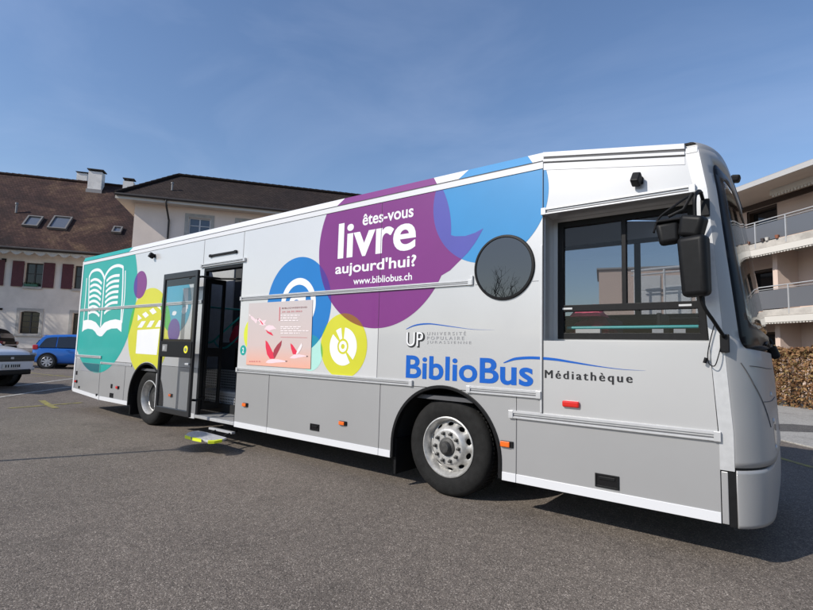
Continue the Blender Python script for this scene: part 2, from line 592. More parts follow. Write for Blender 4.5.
# upper cab band
def cab_roof(x): return 3.237+(x-XS)*(3.035-3.225)/(-.617-XS)
mb = MB(); sheet(mb, [(XS+.002, 2.70), (xp(2.70)-.003, 2.70), (xp(2.99)-.003, cab_roof(-.62)-.01), (XS+.002, cab_roof(XS)-.01)], [], side_map)
mb.build('cab_upper_band', BAND, BUS, solid=.05)
# recessed window wall of the cab: jamb, soffit, ledge, window panel
RD = .24
mb = MB()
mb.box((XS-.04, .0402, 1.5), (XS+.0015, RD+.03, 2.72))
mb.build('cab_recess_jamb', PALE, BUS, bevel=.004)
mb = MB()
mb.hexa([(XS+.002, .051, 2.70), (xp(2.7)+.02, .051, 2.70), (xp(2.7)+.02, RD+.03, 2.70), (XS+.002, RD+.03, 2.70),
         (XS+.002, .051, 2.74), (xp(2.7)+.02, .051, 2.74), (xp(2.7)+.02, RD+.03, 2.74), (XS+.002, RD+.03, 2.74)])
mb.build('cab_recess_soffit', PALE, BUS)
mb = MB()
mb.box((XS+.002, .041, 1.52), (xp(1.55)+.02, RD+.03, 1.56))
mb.build('cab_recess_ledge', PALE, BUS)
wo = [(-1.712, 1.585), (xp(1.6)-.03, 1.585), (xp(2.66)-.03, 2.668), (-1.712, 2.668)]
mb = MB()
sheet(mb, [(XS+.002, 1.561), (xp(1.56)+.0, 1.561), (xp(2.7)+.0, 2.699), (XS+.002, 2.699)], [wo], lambda u, v: (u, RD, v))
mb.build('cab_window_panel', PALE, BUS, solid=.03)
# window frame: outer frame with a mid rail, mullion in the upper half
def frame_poly(o, w): # inner loop of a convex quad inset w
    cx = sum(p[0] for p in o)/4; cz = sum(p[1] for p in o)/4
    return [(p[0]+(w if p[0] < cx else -w), p[1]+(w if p[1] < cz else -w)) for p in o]
wi = frame_poly(wo, .055)
zm0, zm1 = 1.832, 1.892
xr = lambda z: wi[1][0]+(wi[2][0]-wi[1][0])*(z-wi[1][1])/(wi[2][1]-wi[1][1])
hole_low = [(wi[0][0], wi[0][1]), (wi[1][0], wi[1][1]), (xr(zm0), zm0), (wi[0][0], zm0)]
hole_ul = [(wi[0][0], zm1), (-1.150, zm1), (-1.150, wi[3][1]), (wi[3][0], wi[3][1])]
hole_ur = [(-1.112, zm1), (xr(zm1), zm1), (wi[2][0], wi[2][1]), (-1.112, wi[2][1])]
mb = MB(); sheet(mb, wo, [hole_low, hole_ul, hole_ur], lambda u, v: (u, RD-.012, v))
WF = mb.build('cab_window_frame', BLACK, BUS, solid=.05, bevel=.004)
CABGLASS = glass('cab_glass', (.86, .87, .885), .01, 1.3)
for h in (hole_low, hole_ul, hole_ur):
    mb = MB(); mb.prism(h, lambda u, v, d: (u, d, v), RD+.012, RD+.018)
    mb.build('window_pane', CABGLASS, WF)
for x0 in (-1.665, -.72):
    mb = MB(); mb.box((x0, RD-.016, 1.852), (x0+.09, RD-.0125, 1.868)); mb.build('window_catch', ALU, WF)

# --- front corner strip, cap, bumper
def strip_edge(z): return xp(z)+.088
mb = MB()
zz = [.665, .92, 1.5, 2.1, 2.698, 3.02]
sheet(mb, [(xp(z), z) for z in zz[::1]][::1]+[(strip_edge(z), z) for z in zz[::-1]], [], lambda u, v: (u, -.004, v))
mb.build('corner_strip', ALU, BUS, solid=.045)
def xc(z):
    P = [(.25, -.115), (.70, -.135), (1.3, -.165), (1.57, -.19), (1.95, -.238), (2.4, -.305), (2.9, -.375), (3.06, -.395), (3.12, -.40)]
    for (a, xa), (b, xb) in zip(P, P[1:]):
        if z <= b: return xa+(xb-xa)*max(0, (z-a)/(b-a))
    return P[-1][1]
def cap_map(u, z):
    """u runs 0..1 across the front from the near side to the far side"""
    y = BW*(.5-.5*math.cos(PI*u))
    q = 1-(abs(1-2*y/BW))**6
    e = strip_edge(z)
    x = e+(xc(z)-e)*q**.8
    return Vector((x, y, z))
CAPS = None
def u_of(y): return math.acos(1-2*y/BW)/PI
gridpts = lambda z0, z1, nz, nu=48: [((i+.5)/nu, z0+(z1-z0)*(j+.5)/nz) for i in range(nu) for j in range(nz)]
def rrect(u0, u1, z0, z1, ru, rz, n=8):
    o = []
    for (cx, cz, a) in ((u1-ru, z0+rz, -PI/2), (u1-ru, z1-rz, 0), (u0+ru, z1-rz, PI/2), (u0+ru, z0+rz, PI)):
        for k in range(n+1):
            t = a+PI/2*k/n
            o.append((cx+ru*math.cos(t), cz+rz*math.sin(t)))
    return o
ua = u_of(.085)
wshole = rrect(ua, 1-ua, 1.525, 2.925, .035, .10)
capout = [(0, .69)]+[(k/48, .69) for k in range(1, 48)]+[(1, .69)]+[(1, z) for z in (1.2, 1.8, 2.4)]+[(1, 3.03)]+[(k/48, 3.03) for k in range(47, 0, -1)]+[(0, 3.03)]+[(0, z) for z in (2.4, 1.8, 1.2)]
mb = MB(); sheet(mb, capout, [wshole], cap_map, gridpts(.69, 3.03, 30))
mb.build('front_cap', CAP, BUS, smooth=50, solid=.03)
# rounded top of the cap
mb = MB()
rows = []
for j in range(7):
    t = j/6*PI/2
    rr = []
    for k in range(49):
        p = cap_map(k/48, 3.03)
        q = Vector((-.95, 1.25+(p.y-1.25)*.95, 0))
        s = 1-math.cos(t)
        rr.append((p.x+-.075*s, p.y+(1.25-p.y)*.035*s, 3.03+.078*math.sin(t)))
    rows.append(rr)
rows.append([(-.90, r[1], 3.118) for r in rows[-1]])
mb.grid(rows); mb.build('front_cap_top', CAP, BUS, smooth=60)
mb = MB(); mb.box((-.616, -.0065, 2.995), (strip_edge(3.03)+.004, .07, 3.052)); mb.build('corner_strip_top', ALU, BUS, bevel=.012, seg=3)
mb = MB(); mb.box((-.66, .02, 2.99), (strip_edge(3.03)-.004, BW-.003, 3.072)); mb.build('cap_shoulder', CAP, BUS)
wsin = rrect(u_of(.20), 1-u_of(.20), 1.70, 2.83, .03, .085)
mb = MB(); sheet(mb, wshole, [wsin], lambda u, z: cap_map(u, z)+Vector((.003, 0, 0)), gridpts(1.525, 2.925, 24))
mb.build('windscreen_border', mat('ceramic_border', (.006, .007, .010), .3, spec=.12), BUS, smooth=50, solid=.02)
WSG = glass('windscreen_glass', (.90, .94, .95), .005, 1.6)
mb = MB(); sheet(mb, wsin, [], lambda u, z: cap_map(u, z)+Vector((.001, 0, 0)), gridpts(1.7, 2.83, 24))
mb.build('windscreen', WSG, BUS, smooth=60, solid=.008)
for yb in (.55, 1.45):
    P = [cap_map(u_of(yb+.62*k/8), 1.56+.03*math.sin(PI*k/8))+Vector((.016, 0, 0)) for k in range(9)]
    mb = MB(); mb.tube(P, .010, 8); mb.build('wiper', BLACK, BUS, smooth=40)
# bonnet flap lines of the cap
mb = MB()
for pts in ([(.14, 1.40), (.5, 1.38), (1.25, 1.37)], [(.07, 1.42), (.16, 1.27), (.30, 1.10), (.42, .95)], [(.27, 1.14), (.6, 1.13), (1.25, 1.125)]):
    pts = [(a[0]+(b[0]-a[0])*k/12, a[1]+(b[1]-a[1])*k/12) for a, b in zip(pts, pts[1:]) for k in range(13)]
    mb.tube([cap_map(u_of(y), z)+Vector((.0025, 0, 0)) for y, z in pts], .0035, 5)
mb.build('bonnet_seam', SEAM, BUS)
for yb in (.75, 1.75):
    u0 = u_of(yb-.17); u1 = u_of(yb+.17)
    mb = MB(); sheet(mb, rrect(u0, u1, .80, .98, .02, .05), [], lambda u, z: cap_map(u, z)+Vector((.0015, 0, 0)), gridpts(.80, .98, 6, 90))
    mb.build('headlight', glass('headlight_glass', (.5, .5, .5), .05), BUS, solid=.02)
for k, z in enumerate((.78, .98, 1.18)):
    p = cap_map(u_of(.62), z)
    mb = MB(); mb.lathe([(0, .012), (.018, .008), (.022, 0)], p, Vector((1, 0, 0)), 12); mb.build('cap_bolt', ALU, BUS, smooth=60)
# bumper: side block, dark gap, wrap-round bumper
mb = MB(); mb.box((-.441, -.002, .298), (-.400, .05, .655)); mb.build('bumper_end_block', SILVER, BUS, bevel=.004)
mb = MB(); mb.box((-.399, .004, .285), (-.352, .06, .66)); mb.build('bumper_gap_filler', BLACK, BUS)
def bump_map(u, z):
    y = -.008+(BW+.016)*(.5-.5*math.cos(PI*u))
    q = 1-(abs(1-2*(y+.008)/(BW+.016)))**7
    e = -.348
    b = -.012*((z-.49)/.2)**2-(.05 if False else 0)
    xm = -.142+b*.6
    return Vector((e+(xm-e)*q**.8, y+(.004 if u < .5 else -.004), z))
mb = MB(); sheet(mb, [(k/48, .285) for k in range(49)]+[(1, .5)]+[(k/48, .672) for k in range(48, -1, -1)]+[(0, .5)], [], bump_map, gridpts(.285, .672, 8))
mb.build('bumper', CAP, BUS, smooth=50, solid=.05)
mb = MB()
mb.grid([[bump_map(k/48, z)+Vector((-.02, 0, 0)) for k in range(49)] for z in (.66, .70)])
mb.build('bumper_shadow_gap', BLACK, BUS)
# front plate light reflectors omitted; far side, rear, roof and floor
mb = MB()
fo = [(-12.395, skirt_z(-12.395)), (-10.99, SK)]
for c in (ARCH_R, ARCH_F): fo += [(c[0]-c[2], SK)]+arch(c)+[(c[0]+c[2], SK)]
fo += [(-.37, SK), (xp(.92)+.08, .92), (xp(2.7)+.08, 2.70), (xp(3)+.08, 3.03), (XS, 3.19), (-12.395, 3.19)]
FWIN = [(-2.85, 1.92), (-.57, 1.92), (-.72, 2.93), (-2.85, 2.93)]
sheet(mb, fo, [FWIN], lambda u, v: (u, BW, v))
mb.build('far_side_panel', WHITE, BUS, solid=-.04)
mb = MB()
sheet(mb, FWIN, [frame_poly(FWIN, .05)], lambda u, v: (u, BW+.004, v))
FW = mb.build('far_window_frame', BLACK, BUS, solid=-.05)
mb = MB(); mb.box((-1.575, BW-.03, 1.97), (-1.505, BW, 2.88)); mb.build('window_mullion', BLACK, FW)
mb = MB(); mb.box((-2.81, BW-.022, 1.96), (-.66, BW-.016, 2.89)); mb.build('window_pane', glass('far_glass', (.66, .665, .67)), FW)
mb = MB(); mb.box((-12.43, .02, .39), (-12.396, BW-.02, 3.19)); mb.build('rear_wall', WHITE, BUS, bevel=.006)
mb = MB(); mb.box((-12.50, .015, .385), (-12.431, BW-.015, .545)); mb.build('rear_bumper', WTRIM, BUS, bevel=.01)
mb = MB()
def roofz(x): return 3.252 if x < XS else cab_roof(x)+.02
def roof_map(x, y):
    t = min(y-.055, 2.445-y)
    return (x, y, roofz(x)+(.05*min(1, max(0, t)/.9)**.6 if t > 0 else -.001))
LIGHT_HATCH = [rect(-9.6, .6, -7.0, 1.9), rect(-1.62, .8, -1.0, 1.7)]  # roof openings added, out of view, to let daylight into saloon and cab
mb = MB()
sheet(mb, [(-12.39, .055), (XS, .055), (-.64, .055), (-.64, 2.445), (XS, 2.445), (-12.39, 2.445)], LIGHT_HATCH, roof_map, [(x, y) for x in (-12, -10, -9, -7.5, -6, -4, -2.5, -1.76, -1.3, -.9) for y in (.25, .5, .9, 1.25, 1.6, 2.0, 2.25)])
mb.build('roof', WTRIM, BUS, solid=.05, smooth=40)
for h in LIGHT_HATCH:
    (x0, y0), _, (x1, y1), _ = h
    zt = roofz(-1.0 if x0 > -3 else -8)+.03
    mb = MB(); mb.box((x0-.04, y0-.04, zt+.02), (x1+.04, y1+.04, zt+.05)); mb.build('added_light_hatch', glass('added_hatch_glass', (.85, .86, .86), .2), BUS, bevel=.01)
mb = MB(); mb.box((-12.39, 2.44, 3.18), (XS, 2.50, 3.24)); mb.build('far_coving', WTRIM, BUS)
mb = MB(); mb.box((-12.38, .06, .42), (-9.8, BW-.05, .52)).box((-8.4, .45, .36), (-3.5, BW-.05, .5)).box((-2.1, .08, .34), (-.46, BW-.06, .44))
mb.box((-8.3, .9, .25), (-3.55, 1.9, .37))
mb.build('underbody', DARK, BUS)
# wheel-arch liners
for c in (ARCH_F, ARCH_R):
    mb = MB()
    mb.lathe([(c[2]+.004, .036), (c[2]+.004, .62), (0.05, .62)], (c[0], 0, c[1]), Vector((0, 1, 0)), 40, 0, 2*PI)
    bm = mb.bm
    bmesh.ops.delete(bm, geom=[v for v in bm.verts if v.co.z < .28], context='VERTS')
    mb.build('wheel_arch_liner', DARK, BUS, smooth=60)
    mb = MB()
    pr = []
    r = c[2]
    pts = [(c[0]-r, .305)]+arch(c)+[(c[0]+r, .305)]
    pin = [(c[0]+(p[0]-c[0])*(1-.034/r), c[1]+(p[1]-c[1])*(1-.034/r) if p[1] > c[1] else p[1]) for p in pts]
    sheet(mb, pts+pin[::-1], [], lambda u, v: (u, -.012, v))
    mb.build('wheel_arch_trim', BLACK, BUS, solid=.07, bevel=.005)
    mb = MB(); mb.box((c[0]-r+.02, .03, .13), (c[0]-r+.05, .42, .5)); mb.build('mud_flap', BLACK, BUS)

# --- roof coving in coloured segments and the white strip under it
def coving(x0, x1, m, sl0=0, sl1=0):
    mb = MB()
    z0, z1 = 3.203, 3.288
    mb.hexa([(x0, -.006, z0), (x1, -.006, z0), (x1, .05, z0), (x0, .05, z0), (x0+sl0, .022, z1), (x1+sl1, .022, z1), (x1+sl1, .07, z1), (x0+sl0, .07, z1)])
    mb.build('roof_coving', m, BUS)
xg = lambda px, py: at_y(px, py).x
c1, c2, c3, c4, c5 = -10.15, -4.42, -2.93, -2.66, -1.86
coving(-12.395, c1, vin('teal'), 0, .10)
coving(c1+.001, c2, WTRIM, .10, .10)
coving(c2+.001, c3, vin('purple'), .10, -.06)
coving(c3+.001, c4, WTRIM, -.06, .10)
coving(c4+.001, c5, vin('blue2'), .10, -.06)
coving(c5+.001, XS, WTRIM, -.06, 0)
mb = MB(); mb.box((-12.395, -.003, 3.190), (XS, .03, 3.202)); mb.build('coving_groove', SEAM, BUS)
mb = MB(); mb.box((-12.395, -.009, 3.128), (XS, -.0005, 3.1895)); mb.build('cornice_strip', WTRIM, BUS, bevel=.002)
mb = MB(); mb.box((-12.41, -.010, .39), (-12.345, .0, 3.20)); mb.build('rear_corner_strip', WTRIM, BUS, bevel=.004)
# cab cornice follows the falling roofline
def cab_strip(name, dz0, dz1, y0, y1, m, x0=XS+.002, x1=-.618):
    mb = MB()
    a, b = cab_roof(x0), cab_roof(x1)
    mb.hexa([(x0, y0, a+dz0), (x1, y0, b+dz0), (x1, y1, b+dz0), (x0, y1, a+dz0), (x0, y0, a+dz1), (x1, y0, b+dz1), (x1, y1, b+dz1), (x0, y1, a+dz1)])
    return mb.build(name, m, BUS, bevel=.003)
cab_strip('cab_cornice', -.004, .040, -.016, .04, WTRIM)
cab_strip('cab_cornice_groove', -.022, -.006, -.008, .03, SEAM)
cab_strip('cab_cornice', -.050, -.024, -.014, .02, WTRIM)
cab_strip('cab_cornice_groove', -.060, -.052, -.004, .001, SEAM)
cab_strip('riveted_strip', -.125, -.062, -.0035, -.0005, WTRIM)
# --- rails
def rail(x0, x1, z0, z1, dep=.022, caps=(1, 1), slope=0):
    mb = MB()
    h = z1-z0
    mb.box((x0, -dep*.55, z0), (x1, -.0005, z1))
    mb.box((x0, -dep, z0), (x1, -dep*.55, z0+h*.22))
    mb.box((x0, -dep, z1-h*.32), (x1, -dep*.55, z1))
    r_ = mb.build('side_rail', ALU, BUS, bevel=.0015, seg=1)
    mb = MB(); mb.box((x0+.002, -dep*.58, z0+h*.27), (x1-.002, -dep*.555, z0+h*.45)); mb.build('rail_groove', SEAM, r_)
    for k, xx in ((0, x0), (1, x1)):
        if caps[k]:
            mb = MB(); mb.box((xx-.022, -dep-.004, z0-.002), (xx+.022, -.0005, z1+.002)); mb.build('rail_end_cap', ALU, r_, bevel=.003)
    return r_
rail(-12.34, -7.42, 2.100, 2.150, .016, (0, 1))
rail(-6.33, -2.50, 2.100, 2.152, .02)
rail(-7.46, -6.30, 2.672, 2.722, .03)
mb = MB(); mb.box((-2.505, -.02, 2.10), (-2.470, -.0005, 2.19)); mb.build('rail_stop', ALU, BUS, bevel=.002)
rail(-12.34, -11.05, 1.115, 1.165, .02)
rail(-11.02, -9.70, 1.010, 1.048, .012)
rail(-6.33, -3.20, 1.072, 1.132, .022)
rail(-2.50, -1.79, 1.055, 1.118, .022)
rail(-2.05, -.455, .862, .928, .024)
rail(-1.745, -.573, 2.690, 2.750, .03)
# white lower edge of the skirt
def edge(x0, x1):
    mb = MB()
    za, zb = skirt_z(x0)-.002, skirt_z(x1)-.002
    h = .074
    mb.hexa([(x0, -.008, za), (x1, -.008, zb), (x1, .02, zb), (x0, .02, za), (x0, -.008, za+h), (x1, -.008, zb+h), (x1, -.0005, zb+h), (x0, -.0005, za+h)])
    mb.build('skirt_edge_trim', WTRIM, BUS, bevel=.002)
for a, b in ((-12.39, -11.01), (-10.985, ARCH_R[0]-.665), (ARCH_R[0]+.665, DX0-.01), (DX1+.01, -5.60), (-5.595, -3.63), (-3.625, -3.46), (-2.14, -2.005), (-2.0, -.447)):
    edge(a, b)
mb = MB(); mb.box((-11.01, -.014, SK-.01), (-10.985, .02, SK+.085)); mb.build('skirt_joint', ALU, BUS)
# thin seams
def seam(x0, z0, x1, z1, w=.005, m=None):
    mb = MB(); mb.prism(ribbon([(x0, z0), (x1, z1)], w), lambda u, v, d: (u, d, v), -.0036, -.0005); mb.build('panel_seam', m or SEAM, BUS)
seam(-7.44, 2.725, -7.44, 3.125, .004, SEAML); seam(-6.36, 2.725, -6.36, 3.125, .004, SEAML)
seam(-3.687, 2.155, -3.687, 3.125, .007, SEAMP); seam(-3.687, 1.70, -3.687, 2.095, .005, SEAMP); seam(-3.687, 1.135, -3.687, 1.675, .005, SEAML)
seam(-5.60, .375, -5.60, 1.068); seam(-3.63, .375, -3.63, 1.068); seam(-2.003, .375, -2.003, .86)
seam(-11.05, .375, -11.05, 1.008); seam(-9.93, .375, -9.93, 1.008)
seam(-2.45, 2.10, -1.80, 2.098, .004, SEAML)
mb = MB(); mb.box((XS-.022, -.012, .935), (XS-.004, -.0005, 2.42)); mb.build('cab_seam_strip', ALU, BUS, bevel=.002)
mb = MB(); mb.box((XS-.0035, -.010, .935), (XS+.0015, -.0005, 3.12)); mb.build('panel_seam', SEAM, BUS)

# ------------------------------------------------------------------ printed graphics on the side
DEC = [0]
def decal(name, poly, v, layer=0, parent=None, y=None):
    if len(poly) < 3: return None
    mb = MB()
    DEC[0] += 1
    yy = -(.0012+.0004*layer+.00008*(DEC[0] % 5)) if y is None else y
    sheet(mb, poly, [], lambda u, w: (u, yy, w))
    return mb.build(name, vin(v) if isinstance(v, str) else v, parent or BUS, recalc=False)
ZT = 3.127
SIDE = rect(-12.345, .37, XS+.9, ZT)
BODY = rect(-12.345, .37, DX0-.005, ZT)
teal = circle(-11.259, 2.379, 1.561, 120)
# the teal field reaches the top strip on the left with a nearly straight right edge
yel1 = circle(-9.133, 1.646, .793)
tl = clip(teal, BODY)
decal('teal_disc', tl, 'teal', 0)
def minus_arch(poly):
    """cut the rear wheel arch out of a polygon (poly is convex): keep what lies above the arch"""
    a = circle(ARCH_R[0], ARCH_R[1], ARCH_R[2]+.012, 60)
    return poly, a
mb = MB()
ya = clip(yel1, BODY)
archc = circle(ARCH_R[0], ARCH_R[1], ARCH_R[2]+.012, 90)
def sheet_minus(name, poly, cut, v, layer, dx=.05):
    mb = MB()
    x0 = min(p[0] for p in poly); x1 = max(p[0] for p in poly)
    n = int((x1-x0)/dx)+1
    yy = -(.0012+.0004*layer+.00004)
    for i in range(n*4):
        a = x0+(x1-x0)*i/(n*4); b = x0+(x1-x0)*(i+1)/(n*4)
        def span(x):
            c = clip(poly, [(x-1e-4, -9), (x+1e-4, -9), (x+1e-4, 9), (x-1e-4, 9)])
            if not c: return None
            lo = min(p[1] for p in c); hi = max(p[1] for p in c)
            d = cut[2]**2-(x-cut[0])**2
            if d > 0: lo = max(lo, cut[1]+math.sqrt(d))
            return (lo, hi) if hi > lo else None
        s0, s1 = span(a+1e-3 if i == 0 else a), span(b-1e-3 if i == n*4-1 else b)
        if s0 and s1: mb.face([(a, yy, s0[0]), (b, yy, s1[0]), (b, yy, s1[1]), (a, yy, s0[1])])
    return mb.build(name, vin(v), BUS)
CUT = (ARCH_R[0], ARCH_R[1], ARCH_R[2]+.012)
sheet_minus('yellow_disc', ya, CUT, 'yel', 1)
sheet_minus('green_overlap', clip(teal, yel1), CUT, 'green', 2)
decal('purple_disc', circle(-9.587, 2.525, .258), 'purple', 3)
decal('dark_overlap', clip(circle(-9.587, 2.525, .258), teal), 'purpled', 4)
mus = circle(-8.228, 2.117, .499)
decal('blue_disc', clip(mus, BODY), 'ltblue', 2)
decal('green_overlap', clip(mus, yel1), 'green', 3)
decal('indigo_disc', circle(-8.229, 1.67, .2), 'purpled', 4)
# vent grille low on the tail
mb = MB(); mb.box((-12.06, -.0042, .832), (-11.10, -.0005, 1.003)); vg = mb.build('vent_grille', vin('patch'), BUS)
decal('dark_overlap', clip(teal, rect(-12.055, .836, -11.105, 1.0)), 'teald', 0, vg, -.0047)
# open book
r3 = (60, 240, 3.985)
def C3(p): return crop(*r3, p)
BK = []
def stroke(pts, w, v='white', layer=2, nm='book_stroke', par=None): return decal(nm, ribbon(curve(pts, 8), w), v, layer, par)
BOOK = decal('book_emblem', C3([(88, 366), (93, 322), (108, 318), (126, 320), (143, 328), (160, 350), (178, 329), (200, 320), (222, 316), (247, 322), (245, 367), (228, 352), (205, 353), (188, 360), (177, 372), (168, 383), (158, 384), (148, 378), (140, 365), (130, 356), (112, 353), (98, 358)]), 'white', 2)
st = lambda pts, w: stroke(C3(pts), w, par=BOOK)
st([(112, 325), (115, 240), (117, 145)], .045)
st([(117, 148), (127, 128), (145, 119), (160, 122), (171, 136), (178, 156)], .06)
st([(178, 156), (184, 138), (198, 118), (215, 106), (235, 102), (252, 108)], .06)
st([(252, 105), (250, 200), (243, 325)], .05)
st([(178, 150), (170, 250), (162, 345)], .045)
st([(107, 152), (102, 230), (93, 330)], .035)
st([(261, 122), (258, 220), (247, 330)], .035)
for k in range(7):
    y0 = 160+k*21.5
    dx = -k*1.6
    st([(122+dx, y0+5), (138+dx, y0-3), (154+dx, y0+1), (167+dx, y0+14)], .055)
    st([(186+dx, y0+4), (199+dx, y0-9), (217+dx, y0-17), (238+dx, y0-19)], .055)
# film clapper
CL = decal('clapper_emblem', C3([(309, 359), (398, 353), (386, 458), (302, 452)]), 'white', 3)
for q in ([(309, 349), (326, 324), (343, 323), (327, 349)], [(345, 348), (361, 322), (378, 321), (363, 347)], [(379, 347), (395, 320), (404, 320), (400, 346)],
          [(310, 322), (311, 297), (327, 312)], [(328, 296), (342, 286), (355, 300), (341, 311)], [(356, 281), (372, 270), (386, 288), (370, 297)], [(386, 265), (398, 258), (404, 279)]):
    decal('clapper_stripe', C3(q), 'white', 3, CL)
# music note behind the door glass
NB = (150, 260, 6.783)
NT = decal('note_emblem', crop(*NB, [(215, 352), (222, 325), (240, 318), (253, 328), (250, 350), (235, 366), (222, 364)]), 'white', 5)
decal('note_stem', crop(*NB, [(246, 330), (225, 195), (262, 190), (258, 330)]), 'white', 5, NT)
decal('note_emblem', crop(*NB, [(150, 372), (156, 350), (170, 345), (182, 352), (178, 368), (166, 377)]), 'white', 5)
# the @ disc, the purple balloon, the blue balloon
at = circle(-5.094, 1.991, .632)
AT = decal('blue_disc', at, 'blue', 0)
purp = circle(-3.731, 2.671, .99, 120)
PUR = clip(purp, SIDE)
# keep the balloon's tail on the right
decal('purple_balloon', PUR, 'purple', 0)
decal('indigo_overlap', clip(at, purp), 'purpled', 1)
tail = [(-2.790, 2.647), (-2.692, 2.612), (-2.573, 2.600), (-2.459, 2.619), (-2.367, 2.653), (-2.41, 2.585), (-2.457, 2.518), (-2.541, 2.426), (-2.627, 2.358), (-2.745, 2.265), (-2.882, 2.205), (-2.95, 2.35), (-2.9, 2.6)]
decal('purple_balloon_tail', tail, 'purple', 0, None, -.0010)
blue = circle(-2.338, 2.94, .632, 96)
bl = clip(blue, rect(-5, 0, -1.6, ZT))
decal('blue_balloon', bl, 'blue2', 1)
def poly_and(a, conv): return clip(a, conv)
decal('indigo_overlap', clip(PUR, blue), 'bluep', 2)
tl2 = clip(tail, blue)
decal('indigo_overlap', tl2, 'bluep', 3)
ringo, ringi = circle(-5.083, 2.002, .343), circle(-5.083, 2.002, .255)
mb = MB(); sheet(mb, ringo, [ringi], lambda u, w: (u, -.0026, w)); mb.build('at_ring', vin('white'), AT, recalc=False)
mb = MB(); sheet(mb, circle(-5.10, 1.99, .165), [circle(-5.115, 1.985, .078)], lambda u, w: (u, -.0026, w)); mb.build('at_letter', vin('white'), AT, recalc=False)
mb = MB(); mb.face([(x, -.0028, z) for x, z in ((-5.02, 1.83), (-4.945, 1.83), (-4.93, 2.15), (-5.0, 2.15))]); mb.build('at_letter', vin('white'), AT)
cd = circle(-4.231, 1.478, .385)
CD = decal('yellow_disc', cd, 'yel', 1)
decal('brown_overlap', clip(cd, purp), 'brown', 2)
decal('green_overlap', clip(cd, at), 'green', 2)
lt = circle(-4.80, 1.38, .225)
decal('pale_teal_disc', lt, 'lteal', 0)
decal('blue_overlap', clip(lt, at), 'bteal', 1)
decal('olive_overlap', clip(lt, cd), 'olive', 3)
decal('lime_disc', clip(circle(-5.992, 1.61, .242), SIDE), 'lime', 0)
# compact disc emblem: ring broken by two gaps
def ring_sector(cx, cz, r0, r1, a0, a1, n=24): return circle(cx, cz, r1, n, a0, a1)+circle(cx, cz, r0, n, a1, a0)
for a0, a1 in ((R(-42), R(84)), (R(100), R(124)), (R(140), R(303))):
    decal('disc_emblem', ring_sector(-4.231, 1.469, .092, .225, a0, a1), 'white', 4, CD)
decal('disc_emblem', ring_sector(-4.231, 1.469, .03, .066, 0, PI), 'white', 4, CD)
decal('disc_emblem', ring_sector(-4.231, 1.469, .03, .066, PI, 2*PI), 'white', 4, CD)
# door number badge
BG = decal('door_badge', circle(-6.229, 1.382, .072, 32), 'teal', 2)

# ------------------------------------------------------------------ lettering
def lettering(name, body, x0, z0, x1, z1, v, layer=4, bold=0, parent=None, mapf=None, spacing=1.0, slant=0, shear=0, dup=0):
    c = bpy.data.curves.new('lettering', 'FONT')
    c.body = body
    c.offset = bold
    c.space_character = spacing
    c.shear = shear
    c.resolution_u = 5
    t = bpy.data.objects.new('lettering', c)
    COL.objects.link(t)
    bpy.context.view_layer.update()
    me = bpy.data.meshes.new_from_object(t.evaluated_get(bpy.context.evaluated_depsgraph_get()))
    bpy.data.objects.remove(t)
    xs_ = [q.co.x for q in me.vertices]; ys_ = [q.co.y for q in me.vertices]
    ax, bx, ay, by = min(xs_), max(xs_), min(ys_), max(ys_)
    yy = -(.0012+.0004*layer)
    for q in me.vertices:
        u = (q.co.x-ax)/(bx-ax); w = (q.co.y-ay)/(by-ay)
        x = x0+(x1-x0)*u; z = z0+(z1-z0)*w+slant*u
        q.co = mapf(x, z) if mapf else (x, yy, z)
    if dup:   # heavier upright strokes: the same outline laid down again a little to either side
        b0 = bmesh.new(); b0.from_mesh(me)
        for k, dx in ((1, -dup), (2, dup)):
            g = bmesh.ops.duplicate(b0, geom=[f for f in b0.faces][:len(me.polygons)])['geom']
            for q in [e for e in g if isinstance(e, bmesh.types.BMVert)]: q.co += Vector((dx, -.00015*k, 0))
        b0.to_mesh(me); b0.free()
    me.materials.append(vin(v) if isinstance(v, str) else v)
    o = bpy.data.objects.new(name, me)
    COL.objects.link(o)
    p = parent or BUS
    o.parent = p
    o.matrix_basis = parent_world(p).inverted()
    return o
lettering('slogan_lettering', 'êtes-vous', -3.985, 2.893, -3.232, 3.030, 'white', bold=.018)
lettering('slogan_lettering', 'livre', -4.375, 2.528, -3.196, 2.968, 'white', bold=.016, dup=.006)
lettering('slogan_lettering', "aujourd'hui?", -4.412, 2.305, -3.178, 2.478, 'white', bold=.020)
lettering('web_address_lettering', 'www.bibliobus.ch', -4.100, 2.199, -3.230, 2.280, 'white', bold=.014)
lettering('name_lettering', 'BiblioBus', -3.278, 1.152, -1.846, 1.392, 'text_blue', bold=.021)
lettering('name_lettering', 'Médiathèque', -1.736, 1.214, -1.021, 1.306, 'text_black', bold=0, spacing=1.35, dup=.003)
# the doubled UP initials and the small name of the school
decal_y = 4
lettering('initials_lettering', 'UP', -3.278, 1.474, -3.040, 1.636, 'text_black', layer=3, bold=.028)
lettering('initials_lettering', 'UP', -3.281, 1.490, -3.064, 1.636, 'white', layer=4, bold=-.004)
for k, (w, x1) in enumerate((('UNIVERSITÉ', -2.545), ('POPULAIRE', -2.565), ('JURASSIENNE', -2.484))):
    z1 = 1.640-k*.046
    h = .034 if k else .042
    lettering('school_lettering', w, -3.012, z1-.034-(0 if k else 0), x1, z1-.034+h, 'uptext', bold=0, spacing=1.5)
wv = lambda w: (lambda t: w*(.25+math.sin(PI*min(1, t*1.25)**.8)) if t < .8 else w*.25*(1-t)/.2+w*.02)
decal('blue_swoosh', ribbon(curve([(-3.291, 1.669), (-3.21, 1.700), (-3.129, 1.717), (-3.03, 1.724), (-2.932, 1.720), (-2.67, 1.688), (-2.459, 1.664), (-2.226, 1.659)], 6), wv(.012)), 'text_blue', 4)
